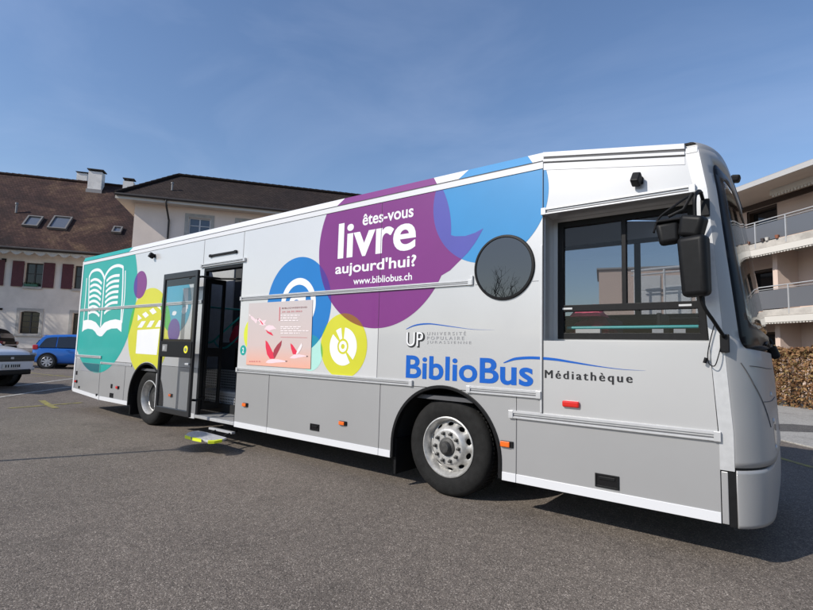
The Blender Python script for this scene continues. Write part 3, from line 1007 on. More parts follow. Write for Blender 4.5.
decal('blue_swoosh', ribbon(curve([(-2.137, 1.352), (-2.07, 1.378), (-2.005, 1.396), (-1.856, 1.408), (-1.658, 1.401), (-1.497, 1.382), (-1.293, 1.357), (-1.101, 1.340), (-0.92, 1.337)], 6), wv(.02)), 'text_blue', 4)
lettering('badge_number', '2', -6.250, 1.345, -6.208, 1.420, 'white', layer=4, bold=.03, parent=BG)
# ------------------------------------------------------------------ poster with the flying birds
pm = bpy.data.materials.new('poster_print'); pm.use_nodes = True
n_ = pm.node_tree.nodes; l_ = pm.node_tree.links.new
b_ = n_['Principled BSDF']; b_.inputs['Roughness'].default_value = .4
t_ = n_.new('ShaderNodeTexCoord'); s_ = n_.new('ShaderNodeSeparateXYZ'); r_ = n_.new('ShaderNodeValToRGB')
l_(t_.outputs['Generated'], s_.inputs[0]); l_(s_.outputs['Z'], r_.inputs['Fac']); l_(r_.outputs['Color'], b_.inputs['Base Color'])
e_ = r_.color_ramp.elements
e_[0].position = .02; e_[0].color = (.68, .35, .26, 1)
e_[1].position = 1; e_[1].color = (.48, .43, .42, 1)
k_ = e_.new(.32); k_.color = (.53, .425, .40, 1)
mb = MB(); mb.prism([(-6.128, 1.182), (-4.778, 1.180), (-4.793, 2.048), (-6.138, 2.050)], lambda u, v, d: (u, d, v), -.0095, -.0050)
PO = mb.build('poster', pm, BUS)
P8 = (230, 285, 6.78)
def pd(nm, pts, c): return decal(nm, crop(*P8, pts), mat('poster_'+c, dict(pink=(.74, .55, .58), red=(.62, .02, .06), dark=(.30, .03, .05), text=(.22, .08, .07), rose=(.55, .10, .12), white=(.74, .66, .66), black=(.05, .03, .03))[c], .4), 0, PO, -.0103-.0004*['pink','red','dark','text','rose','white','black'].index(c))
# big bird
pd('printed_bird', [(245, 525), (262, 508), (290, 502), (330, 503), (352, 508), (378, 514), (395, 515), (380, 522), (350, 524), (320, 526), (290, 530), (262, 530)], 'pink')
pd('printed_wing', [(245, 375), (258, 385), (275, 415), (292, 452), (312, 470), (305, 500), (275, 500), (255, 470), (246, 420)], 'red')
pd('printed_wing', [(356, 375), (352, 408), (338, 440), (312, 490), (305, 500), (297, 470), (302, 440), (325, 405)], 'dark')
pd('printed_bird', [(380, 513), (397, 516), (382, 521)], 'black')
# second bird
pd('printed_bird', [(408, 495), (425, 480), (445, 470), (470, 470), (500, 475), (530, 482), (500, 487), (470, 492), (440, 499)], 'pink')
pd('printed_wing', [(413, 395), (428, 405), (448, 435), (466, 462), (450, 471), (430, 468), (418, 430)], 'red')
pd('printed_wing', [(490, 392), (495, 412), (484, 438), (466, 466), (452, 470), (462, 440)], 'white')
pd('printed_bird', [(525, 478), (535, 484), (522, 488)], 'black')
# three small birds in the distance
pd('printed_bird', [(237, 300), (250, 280), (268, 272), (295, 276), (318, 298), (298, 300), (280, 306), (268, 312), (255, 304)], 'pink')
pd('printed_wing', [(245, 303), (268, 318), (285, 322), (298, 345), (280, 338), (258, 325)], 'red')
pd('printed_bird', [(188, 232), (205, 225), (222, 243), (245, 238), (252, 236), (238, 262), (250, 272), (225, 275), (200, 268), (212, 258)], 'pink')
pd('printed_wing', [(204, 238), (214, 243), (232, 268), (222, 268)], 'red')
pd('printed_bird', [(140, 205), (158, 215), (178, 235), (205, 222), (190, 240), (180, 262), (168, 244), (150, 232)], 'pink')
pd('printed_bird', [(133, 196), (146, 206), (136, 215)], 'white')
# poster lettering
ptx = lambda s, x0, y1, x1, y0, c: lettering('poster_lettering', s, *crop(*P8, [(x0, y1)])[0], *crop(*P8, [(x1, y0)])[0], mat('poster_'+c, (.2, .05, .05)), parent=PO, mapf=lambda x, z: (x, -.0135, z), spacing=1.2)
pd('poster_rule', [(340, 150), (345, 150), (342, 240), (337, 245)], 'rose')
ptx('BIBLIOWEEKEND', 358, 163, 527, 145, 'text')
ptx('24–26.03.2023', 358, 188, 492, 172, 'rose')
rr_ = random.Random(3)
for k, (x1, yy) in enumerate(((478, 206), (468, 224), (476, 241), (494, 284), (472, 296), (538, 311), (478, 327))):
    x = 348
    while x < x1-6:   # lines of small white print, too small to read
        w = rr_.uniform(9, 30); w = min(w, x1-x)
        pd('small_print', [(x, yy-3.5), (x+w, yy-3.2), (x+w, yy+3.4), (x, yy+3.2)], 'white')
        x += w+5
pd('small_print', [(348, 353), (528, 356), (528, 358), (348, 355)], 'rose')
for x in (135, 150, 165, 182, 200): pd('small_print', [(x, 515), (x+9, 515), (x+9, 521), (x, 521)], 'rose')

# ------------------------------------------------------------------ round window
PC = (-2.145, 2.247)
mb = MB(); mb.lathe([(.283, -.012), (.290, -.020), (.308, -.018), (.313, -.003), (.313, .0)], (PC[0], 0, PC[1]), Vector((0, 1, 0)), 72)
RW = mb.build('round_window_frame', BLACK, BUS, smooth=50)
mb = MB(); mb.prism(circle(*PC, .286, 72), lambda u, v, d: (u, d, v), -.0125, -.008)
m_ = glass('round_window_glass', (.03, .03, .035), .006, 2.1); mb.build('tinted_pane', m_, RW)
mb = MB(); mb.prism(circle(*PC, .284, 48), lambda u, v, d: (u, d, v), -.0065, -.006); mb.build('pane_backing', INTERD, RW)

# ------------------------------------------------------------------ small fittings
ORANGE = mat('orange_lens', (.72, .13, .01), .2, coat=.5)
RED = mat('red_lens', (.55, .015, .01), .2, coat=.5)
def marker(x, z, w, h, m):
    mb = MB(); mb.box((x-w/2, -.014, z-h/2), (x+w/2, -.0005, z+h/2)); b = mb.build('marker_light_base', BLACK, BUS, bevel=.004)
    mb = MB(); mb.box((x-w/2+.004, -.030, z-h/2+.004), (x+w/2*.55, -.0145, z+h/2-.004)); mb.build('marker_lens', m, b, bevel=.008, seg=3)
marker(-6.095, .625, .115, .055, ORANGE)
marker(-4.176, .581, .12, .05, ORANGE)
marker(-2.093, .622, .125, .058, ORANGE)
marker(-9.12+.95, .60, .1, .05, ORANGE)
marker(-10.18, .595, .11, .055, RED)
marker(-12.22, .592, .10, .055, RED)
mb = MB(); mb.box((-1.577, -.03, 1.003), (-1.433, -.0005, 1.058)); mb.build('side_reflector', RED, BUS, bevel=.02, seg=4)
def flap_handle(x0, z0, x1, z1):
    mb = MB(); sheet(mb, rect(x0, z0, x1, z1), [rect(x0+.014, z0+.014, x1-.014, z1-.014)], lambda u, v: (u, -.010, v)); h = mb.build('flap_handle', BLACK, BUS, solid=.009, bevel=.002)
    mb = MB(); mb.box((x0+.014, -.004, z0+.014), (x1-.014, -.001, z1-.014)); mb.build('handle_recess', BLACKG, h)
    mb = MB(); mb.box((x0+.03, -.012, z1-.045), (x1-.03, -.005, z1-.020)); mb.build('handle_grip', BLACK, h, bevel=.003)
flap_handle(-1.312, .394, -1.126, .501)
flap_handle(-4.74, .440, -4.58, .520)
flap_handle(-10.51, .385, -10.36, .470)
for x, z, w, h in ((-12.245, .77, .06, .08), (-12.05, .478, .05, .05), (-11.12, .383, .06, .05), (-10.46, .602, .06, .08)):
    mb = MB(); mb.box((x-w/2, -.012, z-h/2), (x+w/2, -.0005, z+h/2)); mb.build('fuel_lock', BLACK, BUS, bevel=.004)
# handle bar over the door
p0, p1 = (-7.256, 2.842), (-6.508, 2.842)
mb = MB(); mb.box((p0[0], -.028, p0[1]-.018), (p1[0], -.012, p0[1]+.014)); hb = mb.build('grab_bar', BLACK, BUS, bevel=.005)
for x in (p0[0]+.01, p1[0]-.06):
    mb = MB(); mb.box((x, -.03, p0[1]-.024), (x+.05, -.0005, p0[1]+.02)); mb.build('bar_bracket', BLACK, hb, bevel=.004)
# cameras
def camera_unit(x, z, s):
    mb = MB(); mb.box((x-.05*s, -.03*s, z-.05*s), (x+.05*s, -.0005, z+.05*s)); c_ = mb.build('camera_bracket', BLACK, BUS, bevel=.008)
    mtx = Matrix.Translation((x-.02*s, -.09*s, z)) @ Matrix.Rotation(R(-25), 4, 'X') @ Matrix.Rotation(R(10), 4, 'Y')
    mb = MB(); mb.box((-.055*s, -.07*s, -.075*s), (.055*s, .07*s, .075*s), mtx); mb.build('camera_housing', BLACK, c_, bevel=.012, seg=3)
camera_unit(-.945, 2.855, .60)
camera_unit(-9.094, 3.02, .62)

# ------------------------------------------------------------------ wheels
def wheel(c, front):
    cx, cy, cz = c
    A = Vector((0, 1, 0))
    rt = .488
    mb = MB()
    mb.lathe([(.292, .03), (.30, .012), (.335, .002), (.40, -.004), (.445, .004), (.470, .022), (.484, .045), (rt, .075), (rt, .235), (.484, .262), (.45, .30), (.38, .305), (.29, .29)], c, A, 96)
    t = mb.build('wheel', RUBBER, BUS, smooth=50)
    # tread blocks
    mb = MB()
    for k in range(72):
        a = 2*PI*k/72
        m_ = Matrix.Translation(c) @ Matrix.Rotation(a, 4, 'Y')
        mb.box((rt-.004, .062+.006*(k % 2), -.013), (rt+.005, .145, .013), m_)
        mb.box((rt-.004, .165, -.013), (rt+.005, .250, .013), m_)
    mb.build('tread', RUBBER, t)
    mb = MB()
    mb.lathe([(.298, .020), (.300, .004), (.288, .0), (.278, .012), (.266, .040), (.252, .07), (.250, .16)], c, A, 72)
    mb.build('rim', STEEL, t, smooth=40)
    # dished disc with ten hand holes
    if front: prof = lambda r: (-.035 if r < .165 else -.035+.055*min(1, (r-.165)/.05)**1.5 if r < .215 else .020+.03*(r-.215)/.04)
    else: prof = lambda r: (.16 if r < .15 else .16-.085*(min(1, (r-.15)/.10)))
    outer = circle(0, 0, .257, 80)
    holes = []
    for k in range(10):
        a = 2*PI*(k+.5)/10
        ex, ez = (.034, .019) if front else (.030, .022)
        loop = []
        for j in range(16):
            b = 2*PI*j/16
            tx, rx = ex*math.cos(b), ez*math.sin(b)
            rr = (.226 if front else .222)+rx
            loop.append((rr*math.cos(a)-tx*math.sin(a), rr*math.sin(a)+tx*math.cos(a)))
        holes.append(loop[::-1])
    holes.append(circle(0, 0, .088, 40)[::-1])
    pts = [(r*math.cos(2*PI*k/60), r*math.sin(2*PI*k/60)) for r in (.10, .12, .145, .16, .168, .178, .190, .200, .250) for k in range(60)]
    mb = MB(); sheet(mb, outer, holes, lambda u, v: (cx+u, cy+.035+prof(math.hypot(u, v)), cz+v), pts)
    mb.build('wheel_disc', STEEL, t, smooth=35, solid=.012)
    y0 = cy+.035+prof(.13)
    for k in range(10):
        a = 2*PI*k/10
        p = Vector((cx+.138*math.cos(a), y0, cz+.138*math.sin(a)))
        mb = MB(); mb.lathe([(.021, .0), (.021, -.008), (.014, -.010), (.014, -.034), (.007, -.036), (0, -.036)], p, A, 6); mb.build('wheel_nut', HUBM, t)
    mb = MB()
    if front: mb.lathe([(.092, .02), (.088, -.012), (.060, -.02), (.056, -.052), (.048, -.062), (0, -.064)], (cx, y0, cz), A, 32)
    else: mb.lathe([(.12, .03), (.11, -.06), (.085, -.10), (.05, -.105), (0, -.105)], (cx, y0, cz), A, 32)
    mb.build('hub', HUBM, t, smooth=35)
    mb = MB(); mb.lathe([(0, .12), (.25, .12)], c, A, 40); mb.build('brake_drum', DARK, t)
    return t
wheel((-2.795, .085, .488), True)
wheel((-9.12, .085, .488), False)
for c in ((-2.795, BW-.40, .488), (-9.12, BW-.40, .488)):
    mb = MB(); mb.lathe([(.05, .05), (.29, .03), (.335, .0), (.44, .0), (.484, .05), (.488, .25), (.44, .30), (.05, .29)], c, Vector((0, 1, 0)), 48)
    mb.build('wheel', RUBBER, BUS, smooth=50)

# ------------------------------------------------------------------ passenger door, opened outwards
DY = -.29
dx0, dx1, dz0, dz1 = -8.115, -7.075, .372, 2.572
zm0_, zm1_ = 1.245, 1.480
inn = lambda z0, z1: rect(dx0+.062, z0, dx1-.062, z1)
mb = MB(); sheet(mb, rect(dx0, dz0, dx1, dz1), [inn(dz0+.09, zm0_), inn(zm1_, dz1-.10)], lambda u, v: (u, DY, v))
GREYF = mat('door_frame_grey', (.016, .016, .017), .4, coat=.2, spec=.3)
DOOR = mb.build('door', GREYF, BUS, solid=.045, bevel=.010, seg=3)
DG = glass('door_glass', (.92, .93, .94), .01, 1.4)
for z0, z1 in ((dz0+.09, zm0_), (zm1_, dz1-.10)):
    mb = MB(); mb.box((dx0+.056, DY+.016, z0-.005), (dx1-.056, DY+.022, z1+.005)); mb.build('door_pane', DG, DOOR)
mb = MB(); sheet(mb, rect(dx0+.058, zm1_-.004, dx1-.058, dz1-.096), [rect(dx0+.115, zm1_+.04, dx1-.115, dz1-.21)], lambda u, v: (u, DY+.0155, v)); mb.build('pane_border', BLACKG, DOOR)
mb = MB(); mb.box((dx0+.06, DY-.012, zm0_-.005), (dx1-.02, DY-.001, zm1_+.005)); mb.build('door_rail_panel', BLACK, DOOR, bevel=.004)
mb = MB(); mb.box((dx0+.15, DY-.016, 1.325), (dx0+.30, DY-.0125, 1.435)); mb.build('pram_sticker', mat('sticker_grey', (.18, .18, .18), .5), DOOR)
mb = MB(); mb.box((dx0+.17, DY-.018, 1.345), (dx0+.235, DY-.0165, 1.41)); mb.build('pram_sticker', mat('sticker_pale', (.35, .35, .35), .5), DOOR)
mb = MB(); mb.lathe([(.058, 0), (.055, -.005), (0, -.005)], (dx1-.17, DY-.0125, 1.365), Vector((0, 1, 0)), 28); PB = mb.build('push_button', mat('button_yellow', (.72, .68, .03), .4), DOOR)
mb = MB(); mb.lathe([(.026, -.0052), (.026, -.010), (0, -.011)], (dx1-.17, DY-.0125, 1.365), Vector((0, 1, 0)), 20); mb.build('button_centre', mat('button_grey', (.22, .22, .18), .4), PB)
mb = MB(); mb.box((dx1-.15, DY-.03, 1.135), (dx1-.05, DY-.001, 1.165)); mb.build('door_handle', ALU, DOOR, bevel=.005)
for z in (.62,):
    mb = MB(); mb.tube([(dx1-.10, DY+.05, z), (dx1+.02, DY+.10, z), (DX0+.06, .10, z)], .018, 8); mb.build('door_arm', BLACK, DOOR, smooth=40)
mb = MB(); mb.tube([(dx1-.25, DY+.02, 2.46), (dx1+.03, DY+.06, 2.47), (-7.0, .05, 2.47), (-6.72, .22, 2.47)], .016, 8); mb.build('door_arm', BLACK, DOOR, smooth=40)
# doorway: posts, fixed glass screen along the rear jamb, sill, wells, steps
mb = MB()
mb.box((DX0, .005, .36), (DX0+.05, .06, DZ1)).box((DX1-.018, .005, .36), (DX1, .10, DZ1)).box((DX0+.05, .005, DZ1-.05), (DX1-.018, .12, DZ1))
mb.build('doorway_frame', BLACK, BUS, bevel=.003)
mb = MB()
sheet(mb, rect(.06, .44, .36, 2.5), [rect(.105, .53, .315, 1.26), rect(.105, 1.40, .315, 2.42)], lambda u, v: (DX0+.07, u, v))
SCR = mb.build('folded_door_leaf', BLACK, BUS, solid=.04, bevel=.004)
for z0, z1 in ((.52, 1.27), (1.39, 2.43)):
    mb = MB(); mb.box((DX0+.05, .10, z0), (DX0+.055, .32, z1)); mb.build('leaf_pane', DG, SCR)
mb = MB(); mb.box((DX0, -.012, .315), (DX1, .06, .362)); mb.build('door_sill', ALU, BUS, bevel=.004)
def tread_mat():
    m = mat('perforated_tread', (.40, .40, .40), .4, .4)
    n = m.node_tree.nodes; l = m.node_tree.links.new
    t = n.new('ShaderNodeTexCoord'); mp_ = n.new('ShaderNodeMapping'); mp_.inputs['Scale'].default_value = (22, 22, 22)
    fr = n.new('ShaderNodeVectorMath'); fr.operation = 'FRACTION'
    sb = n.new('ShaderNodeVectorMath'); sb.operation = 'SUBTRACT'; sb.inputs[1].default_value = (.5, .5, .5)
    sx = n.new('ShaderNodeSeparateXYZ'); cb = n.new('ShaderNodeCombineXYZ')
    ln = n.new('ShaderNodeVectorMath'); ln.operation = 'LENGTH'
    lt_ = n.new('ShaderNodeMath'); lt_.operation = 'LESS_THAN'; lt_.inputs[1].default_value = .3
    mx_ = n.new('ShaderNodeMix'); mx_.data_type = 'RGBA'; mx_.inputs[6].default_value = (.60, .60, .60, 1); mx_.inputs[7].default_value = (.02, .02, .02, 1)
    l(t.outputs['Object'], mp_.inputs[0]); l(mp_.outputs[0], fr.inputs[0]); l(fr.outputs[0], sb.inputs[0]); l(sb.outputs[0], sx.inputs[0])
    l(sx.outputs['X'], cb.inputs['X']); l(sx.outputs['Z'], cb.inputs['Z']); l(cb.outputs[0], ln.inputs[0]); l(ln.outputs['Value'], lt_.inputs[0])
    l(lt_.outputs[0], mx_.inputs[0]); l(mx_.outputs[2], n['Principled BSDF'].inputs['Base Color'])
    return m
TREAD = tread_mat()
STEPM = mat('step_rubber', (.24, .235, .23), .7, noise=.25, nscale=25)
mb = MB(); mb.box((DX0, .06, .33), (DX1, .50, .36)); mb.build('step_tread', STEPM, BUS)
mb = MB(); mb.box((-8.3, .50, .33), (DX1, .53, .665)); mb.build('step_riser', TREAD, BUS)
mb = MB(); mb.box((-8.3, .49, .665), (DX1, .90, .690)); mb.build('step_tread', STEPM, BUS)
mb = MB(); mb.box((-8.3, .485, .655), (DX1, .515, .697)); mb.build('step_nosing', ALU, BUS, bevel=.003)
mb = MB(); mb.box((-8.8, .90, .69), (DX1, .93, 1.0)); mb.build('step_riser', TREAD, BUS)
mb = MB(); mb.box((-8.8, .88, .985), (DX1, .93, 1.012)); mb.build('step_nosing', ALU, BUS, bevel=.003)
# drop-down foot step
mb = MB(); mb.box((-6.93, -.04, .195), (-6.335, .02, .225)); mb.build('step_carrier', ALU, BUS, bevel=.004)
c7 = lambda pts, z: [(p.x, p.y) for p in (at_z(170+x/6.775, 370+y/6.775, z) for x, y in pts)]
so = c7([(190, 410), (250, 421), (330, 442), (385, 456), (362, 468), (300, 475), (255, 476), (205, 464), (150, 453), (102, 440), (120, 424), (150, 414)], .195)
mb = MB(); mb.prism(so, lambda u, v, d: (u, v, d), .165, .195); FS = mb.build('foot_step', mat('step_grey', (.40, .40, .40), .6, noise=.2, nscale=30), BUS, bevel=.006)
mb = MB(); mb.tube([(-6.80, .1, .22), (-6.72, -.10, .19), (-6.60, -.30, .158)], .014, 8); mb.tube([(-6.42, .1, .22), (-6.36, -.10, .19), (-6.25, -.30, .158)], .014, 8); mb.build('step_arms', BLACK, FS, smooth=40)
YST = mat('step_yellow_edge', (.62, .70, .02), .5)
for q in ([(101, 440), (140, 452), (142, 458), (102, 447)], [(150, 454), (210, 466), (212, 473), (150, 461)], [(257, 476), (300, 475), (352, 467), (354, 473), (300, 483), (258, 484)]):
    mb = MB(); mb.prism(c7(q, .197), lambda u, v, d: (u, v, d), .166, .1985); mb.build('step_edge_marking', YST, FS)

# ------------------------------------------------------------------ inside the saloon
mb = MB(); mb.box((-12.3, .06, .95), (-8.8, 2.44, .99)).box((-8.8, .93, .95), (DX1, 2.44, .99)).box((DX1, .06, .95), (-1.9, 2.44, .99)); mb.build('saloon_floor', INTERD, BUS)
mb = MB(); mb.box((DX1-.005, .1, .34), (DX1+.03, .93, 1.0)).box((-8.84, .06, .34), (-8.8, .93, 1.0)); mb.build('stairwell_wall', INTER, BUS)
mb = MB(); mb.box((-9.8, 1.32, .99), (-8.62, 1.36, 3.1)); mb.build('cupboard_panel', INTER, BUS)
mb = MB(); mb.box((-8.45, 1.02, .99), (-7.9, 1.34, 1.50)); mb.build('counter', INTERD, BUS, bevel=.01)
mb = MB(); mb.box((-8.62, 1.35, .99), (-4.6, 1.39, 3.1)); mb.build('shelf_back', INTERD, BUS)
BKC = [mat('book_'+n, c, .5) for n, c in (('red', (.25, .03, .03)), ('navy', (.03, .05, .2)), ('cream', (.4, .36, .28)), ('green', (.03, .12, .06)), ('ochre', (.3, .18, .03)))]
mb = MB(); mb.box((-8.30, 1.27, 2.13), (-7.98, 1.345, 2.50)); NP = mb.build('notice_board', INTER, BUS, bevel=.004)
mb = MB(); mb.box((-8.24, 1.262, 2.36), (-8.05, 1.268, 2.46)).box((-8.24, 1.262, 2.17), (-8.05, 1.268, 2.33)); mb.build('notice_sheet', mat('paper', (.6, .6, .62), .6), NP)
mb = MB(); mb.box((-7.90, 1.22, 2.10), (-7.66, 1.345, 2.42)); PH = mb.build('wall_telephone', mat('phone_plastic', (.5, .5, .5), .5), BUS, bevel=.01)
mb = MB(); mb.box((-7.84, 1.19, 2.14), (-7.79, 1.219, 2.38)); mb.build('handset', mat('phone_handset', (.62, .62, .62), .4), PH, bevel=.012)
iy = lambda px, py, y: at_y(px, py, y)
def handrail(pts, r=.016):
    mb = MB(); mb.tube([Vector(p) for p in curve([tuple(p) for p in pts], 6)], r, 10); return mb.build('handrail', TEALRAIL, BUS, smooth=40)
handrail([iy(204, 306.5, .75), iy(220, 308, .75), iy(243, 310, .75)])
handrail([iy(203, 342, .6), iy(209, 342.5, .6), iy(214, 340.5, .6), iy(222, 333, .6), iy(240, 317, .6)])
handrail([iy(214, 341, .85), iy(218, 346, .85), iy(224, 348, .85), iy(231, 344, .85), iy(241, 334, .85)])
mb = MB(); mb.tube([(-7.05, .62, .36), (-7.05, .62, 3.0)], .02, 10); mb.build('grab_pole', BLACK, BUS, smooth=40)
mb = MB(); mb.box((-8.1, 1.36, 1.9), (-5, 1.40, 1.93)); mb.build('shelf', INTERD, BUS)
mb = MB(); mb.box((-7.9, .96, 1.02), (-7.55, 1.34, 1.40)); mb.build('waste_bin', BLACK, BUS, bevel=.02)
bag = thing('red_bag', 'small red bag standing on the dark counter inside the open bus doorway', 'bag', (-8.1, 1.12, 1.5))
mb = MB()
rows = []
for z, w, d in ((1.50, .17, .09), (1.56, .18, .10), (1.68, .13, .08), (1.78, .07, .05), (1.82, .03, .03)):
    rows.append([(-8.12+w*math.cos(a)*abs(math.cos(a))**-.3 if abs(math.cos(a)) > .01 else -8.12, 1.14+d*math.sin(a), z) for a in [2*PI*k/20+.01 for k in range(20)]])
mb.grid(rows, True); mb.build('bag_body', mat('bag_red', (.55, .02, .05), .6, noise=.1), bag, smooth=60)
mb = MB(); mb.tube(curve([(-8.17, 1.14, 1.76), (-8.15, 1.14, 1.86), (-8.10, 1.14, 1.86), (-8.07, 1.14, 1.76)], 5), .008, 8); mb.build('bag_handle', mat('bag_strap', (.5, .05, .07), .6), bag)

# ------------------------------------------------------------------ inside the cab
mb = MB(); mb.box((-1.9, .06, .80), (-.47, 2.44, .84)); mb.build('cab_floor', INTERD, BUS)
mb = MB()
mb.hexa([(-.85, .30, .84), (-.42, .14, .84), (-.42, 2.36, .84), (-.85, 2.2, .84), (-.78, .30, 1.50), (-.30, .16, 1.53), (-.30, 2.34, 1.53), (-.78, 2.2, 1.50)])
mb.build('dashboard', INTERD, BUS, bevel=.03, seg=3)
mb = MB(); mb.hexa([(-.80, 1.40, 1.50), (-.50, 1.40, 1.50), (-.50, 2.05, 1.50), (-.80, 2.05, 1.50), (-.66, 1.46, 1.66), (-.50, 1.46, 1.66), (-.50, 2.0, 1.66), (-.66, 2.0, 1.66)]); mb.build('instrument_binnacle', INTERD, BUS, bevel=.03)
mb = MB()
c = Vector((-.98, 1.72, 1.52)); ax = Vector((-.55, 0, .83)).normalized()
mb.lathe([(.205+.016*math.cos(2*PI*k/10), .016*math.sin(2*PI*k/10)) for k in range(11)], c, ax, 36)
for a in (.5, 2.6, 4.7):
    u = ax.orthogonal().normalized(); w = ax.cross(u); d = u*math.cos(a)+w*math.sin(a)
    mb.tube([c-ax*.03, c+d*.205], .014, 8)
mb.lathe([(0, .01), (.06, 0), (.06, -.04)], c-ax*.02, ax, 20)
mb.build('steering_wheel', BLACK, BUS, smooth=40)
mb = MB(); mb.box((-1.62, 1.45, .84), (-1.15, 1.97, 1.20)).box((-1.72, 1.45, 1.2), (-1.58, 1.97, 1.86)); mb.build('driver_seat', mat('seat_cloth', (.04, .04, .06), .9), BUS, bevel=.04, seg=3)
mb = MB(); mb.box((-1.93, .06, .84), (-1.88, 2.44, 1.50)); mb.build('cab_bulkhead', INTERD, BUS)
handrail([(-1.66, .33, 1.69), (-1.2, .33, 1.692), (-.60, .33, 1.695)], .015)
mb = MB(); mb.box((-3.0, 2.42, .84), (-.62, 2.45, 1.915)); mb.build('cab_side_lining', BLACK, BUS)
mb = MB(); mb.box((-1.64, .30, 1.62), (-.62, .75, 1.64)); mb.build('cab_shelf', BLACK, BUS)
for x0 in (-.93, -.77): 
    mb = MB(); mb.box((x0, .283, 1.60), (x0+.085, .288, 1.675)); mb.build('switch_box', mat('switch_grey', (.30, .30, .30), .5), BUS)
mb = MB(); mb.hexa([(-1.35, 1.0, .84), (-.7, 1.0, .84), (-.7, 2.2, .84), (-1.35, 2.2, .84), (-1.12, 1.05, 1.70), (-.62, 1.05, 1.62), (-.62, 2.2, 1.62), (-1.12, 2.2, 1.70)]); mb.build('engine_cover', BLACK, BUS, bevel=.05, seg=4)
mb = MB(); mb.box((-1.02, .9, 1.55), (-.98, 1.3, 1.86)); mb.build('ticket_screen', BLACK, BUS, bevel=.01)
jk = thing('pink_jacket', 'crumpled pink and dark red cloth lying behind the cab window of the bus', 'jacket', (-1.5, .5, 1.64))
rj = random.Random(5)
def crumple(x0, x1, y0, y1, z0, h, m, nm, seed):
    r_ = random.Random(seed)
    mb = MB(); rows = []
    ph = [r_.uniform(0, 6) for _ in range(6)]
    for i in range(25):
        row = []
        for j in range(15):
            u = i/24; v = j/14
            e = (max(0, math.sin(PI*u))**.45)*(max(0, math.sin(PI*v))**.45)
            z = z0+h*e*(.72+.16*math.sin(9*u+ph[0]+3*v)+.12*math.sin(14*v+ph[1]-5*u)+.07*math.sin(23*u+11*v+ph[2]))
            row.append((x0+(x1-x0)*u, y0+(y1-y0)*v, z))
        rows.append(row)
    mb.grid(rows); return mb.build(nm, m, jk, smooth=180, solid=.01)
crumple(-1.65, -1.30, .36, .72, 1.645, .225, mat('cloth_dark_red', (.17, .012, .035), .9), 'jacket_body', 1)
crumple(-1.64, -1.36, .34, .60, 1.80, .13, mat('cloth_pink', (.62, .10, .17), .9), 'jacket_lining', 2)
bx_ = MB(); bx_.box((-1.58, .32, 1.641), (-1.36, .5, 1.680)); tag(bx_.build('paper_stack', mat('paper_pale', (.5, .48, .45), .7), bevel=.003), 'low stack of pale papers under the pink jacket in the bus cab', 'papers')

# ------------------------------------------------------------------ mirrors on the near front corner
def tbox(c, dims, rot=(0, 0, 0), taper=1.0):
    m_ = Matrix.Translation(c) @ Matrix.Rotation(rot[2], 4, 'Z') @ Matrix.Rotation(rot[1], 4, 'Y') @ Matrix.Rotation(rot[0], 4, 'X')
    x, y, z = (d/2 for d in dims)
    return [m_ @ Vector(p) for p in ((-x*taper, -y*taper, -z), (x*taper, -y*taper, -z), (x*taper, y*taper, -z), (-x*taper, y*taper, -z), (-x, -y, z), (x, -y, z), (x, y, z), (-x, y, z))]
MY = -.24
MIR = MB().tube(curve([(-.505, -.02, 2.62), (-.51, -.12, 2.66), (-.525, MY, 2.60), (-.53, MY, 2.45), (-.52, MY, 2.1), (-.50, MY, 1.84), (-.44, -.16, 1.70), (-.395, -.03, 1.60)], 6), .013, 10).build('mirror_arm', BLACK, BUS, smooth=40)
for z, x in ((2.56, -.492), (1.555, -.395)):
    mb = MB(); mb.box((x-.028, -.035, z-.065), (x+.030, -.0045, z+.065)); mb.build('mirror_bracket', BLACK, MIR, bevel=.006)
mb = MB(); mb.hexa(tbox((-.535, MY-.02, 2.085), (.19, .13, .43), (R(2), R(-1.5), R(-14)), .90)); mb.build('main_mirror', BLACK, MIR, bevel=.038, seg=5, smooth=40)
mb = MB(); mb.hexa(tbox((-.545, MY-.01, 2.372), (.165, .125, .155), (R(2), R(14), R(-14)), .92)); mb.build('upper_mirror', BLACK, MIR, bevel=.032, seg=5, smooth=40)
mb = MB(); mb.hexa(tbox((-.705, MY+.02, 2.345), (.155, .10, .16), (R(-6), R(-6), R(10)), .84)); mb.build('kerb_mirror', BLACK, MIR, bevel=.03, seg=5, smooth=40)
mb = MB(); mb.hexa(tbox((-.70, MY+.035, 2.43), (.17, .14, .02), (R(-8), R(-4), R(10)), 1)); mb.build('mirror_hood', BLACK, MIR, bevel=.008)
MIR2 = MB().tube(curve([(-.50, MY+.16, 2.66), (-.58, MY+.08, 2.62), (-.68, MY, 2.53), (-.76, MY+.0, 2.47), (-.79, MY, 2.40), (-.795, MY-.02, 2.36)], 6), .009, 8).build('mirror_arm', BLACK, MIR, smooth=40)
mb = MB(); mb.tube([(-.54, MY, 2.62), (-.60, MY, 2.51), (-.70, MY, 2.47)], .012, 8); mb.build('mirror_arm', BLACK, MIR, smooth=40)
mb = MB(); mb.tube(curve([(-.415, -.02, 1.55), (-.43, -.05, 1.47), (-.455, -.05, 1.395), (-.49, -.04, 1.405), (-.50, -.035, 1.46), (-.485, -.03, 1.56), (-.45, -.03, 1.70)], 6), .004, 6); mb.build('mirror_cable', BLACK, MIR, smooth=60)
mb = MB(); mb.lathe([(0, -.02), (.012, -.02), (.012, .02), (0, .02)], (-.515, -.03, 1.43), Vector((.3, 0, 1)), 10); mb.build('cable_plug', BLACK, MIR, smooth=40)
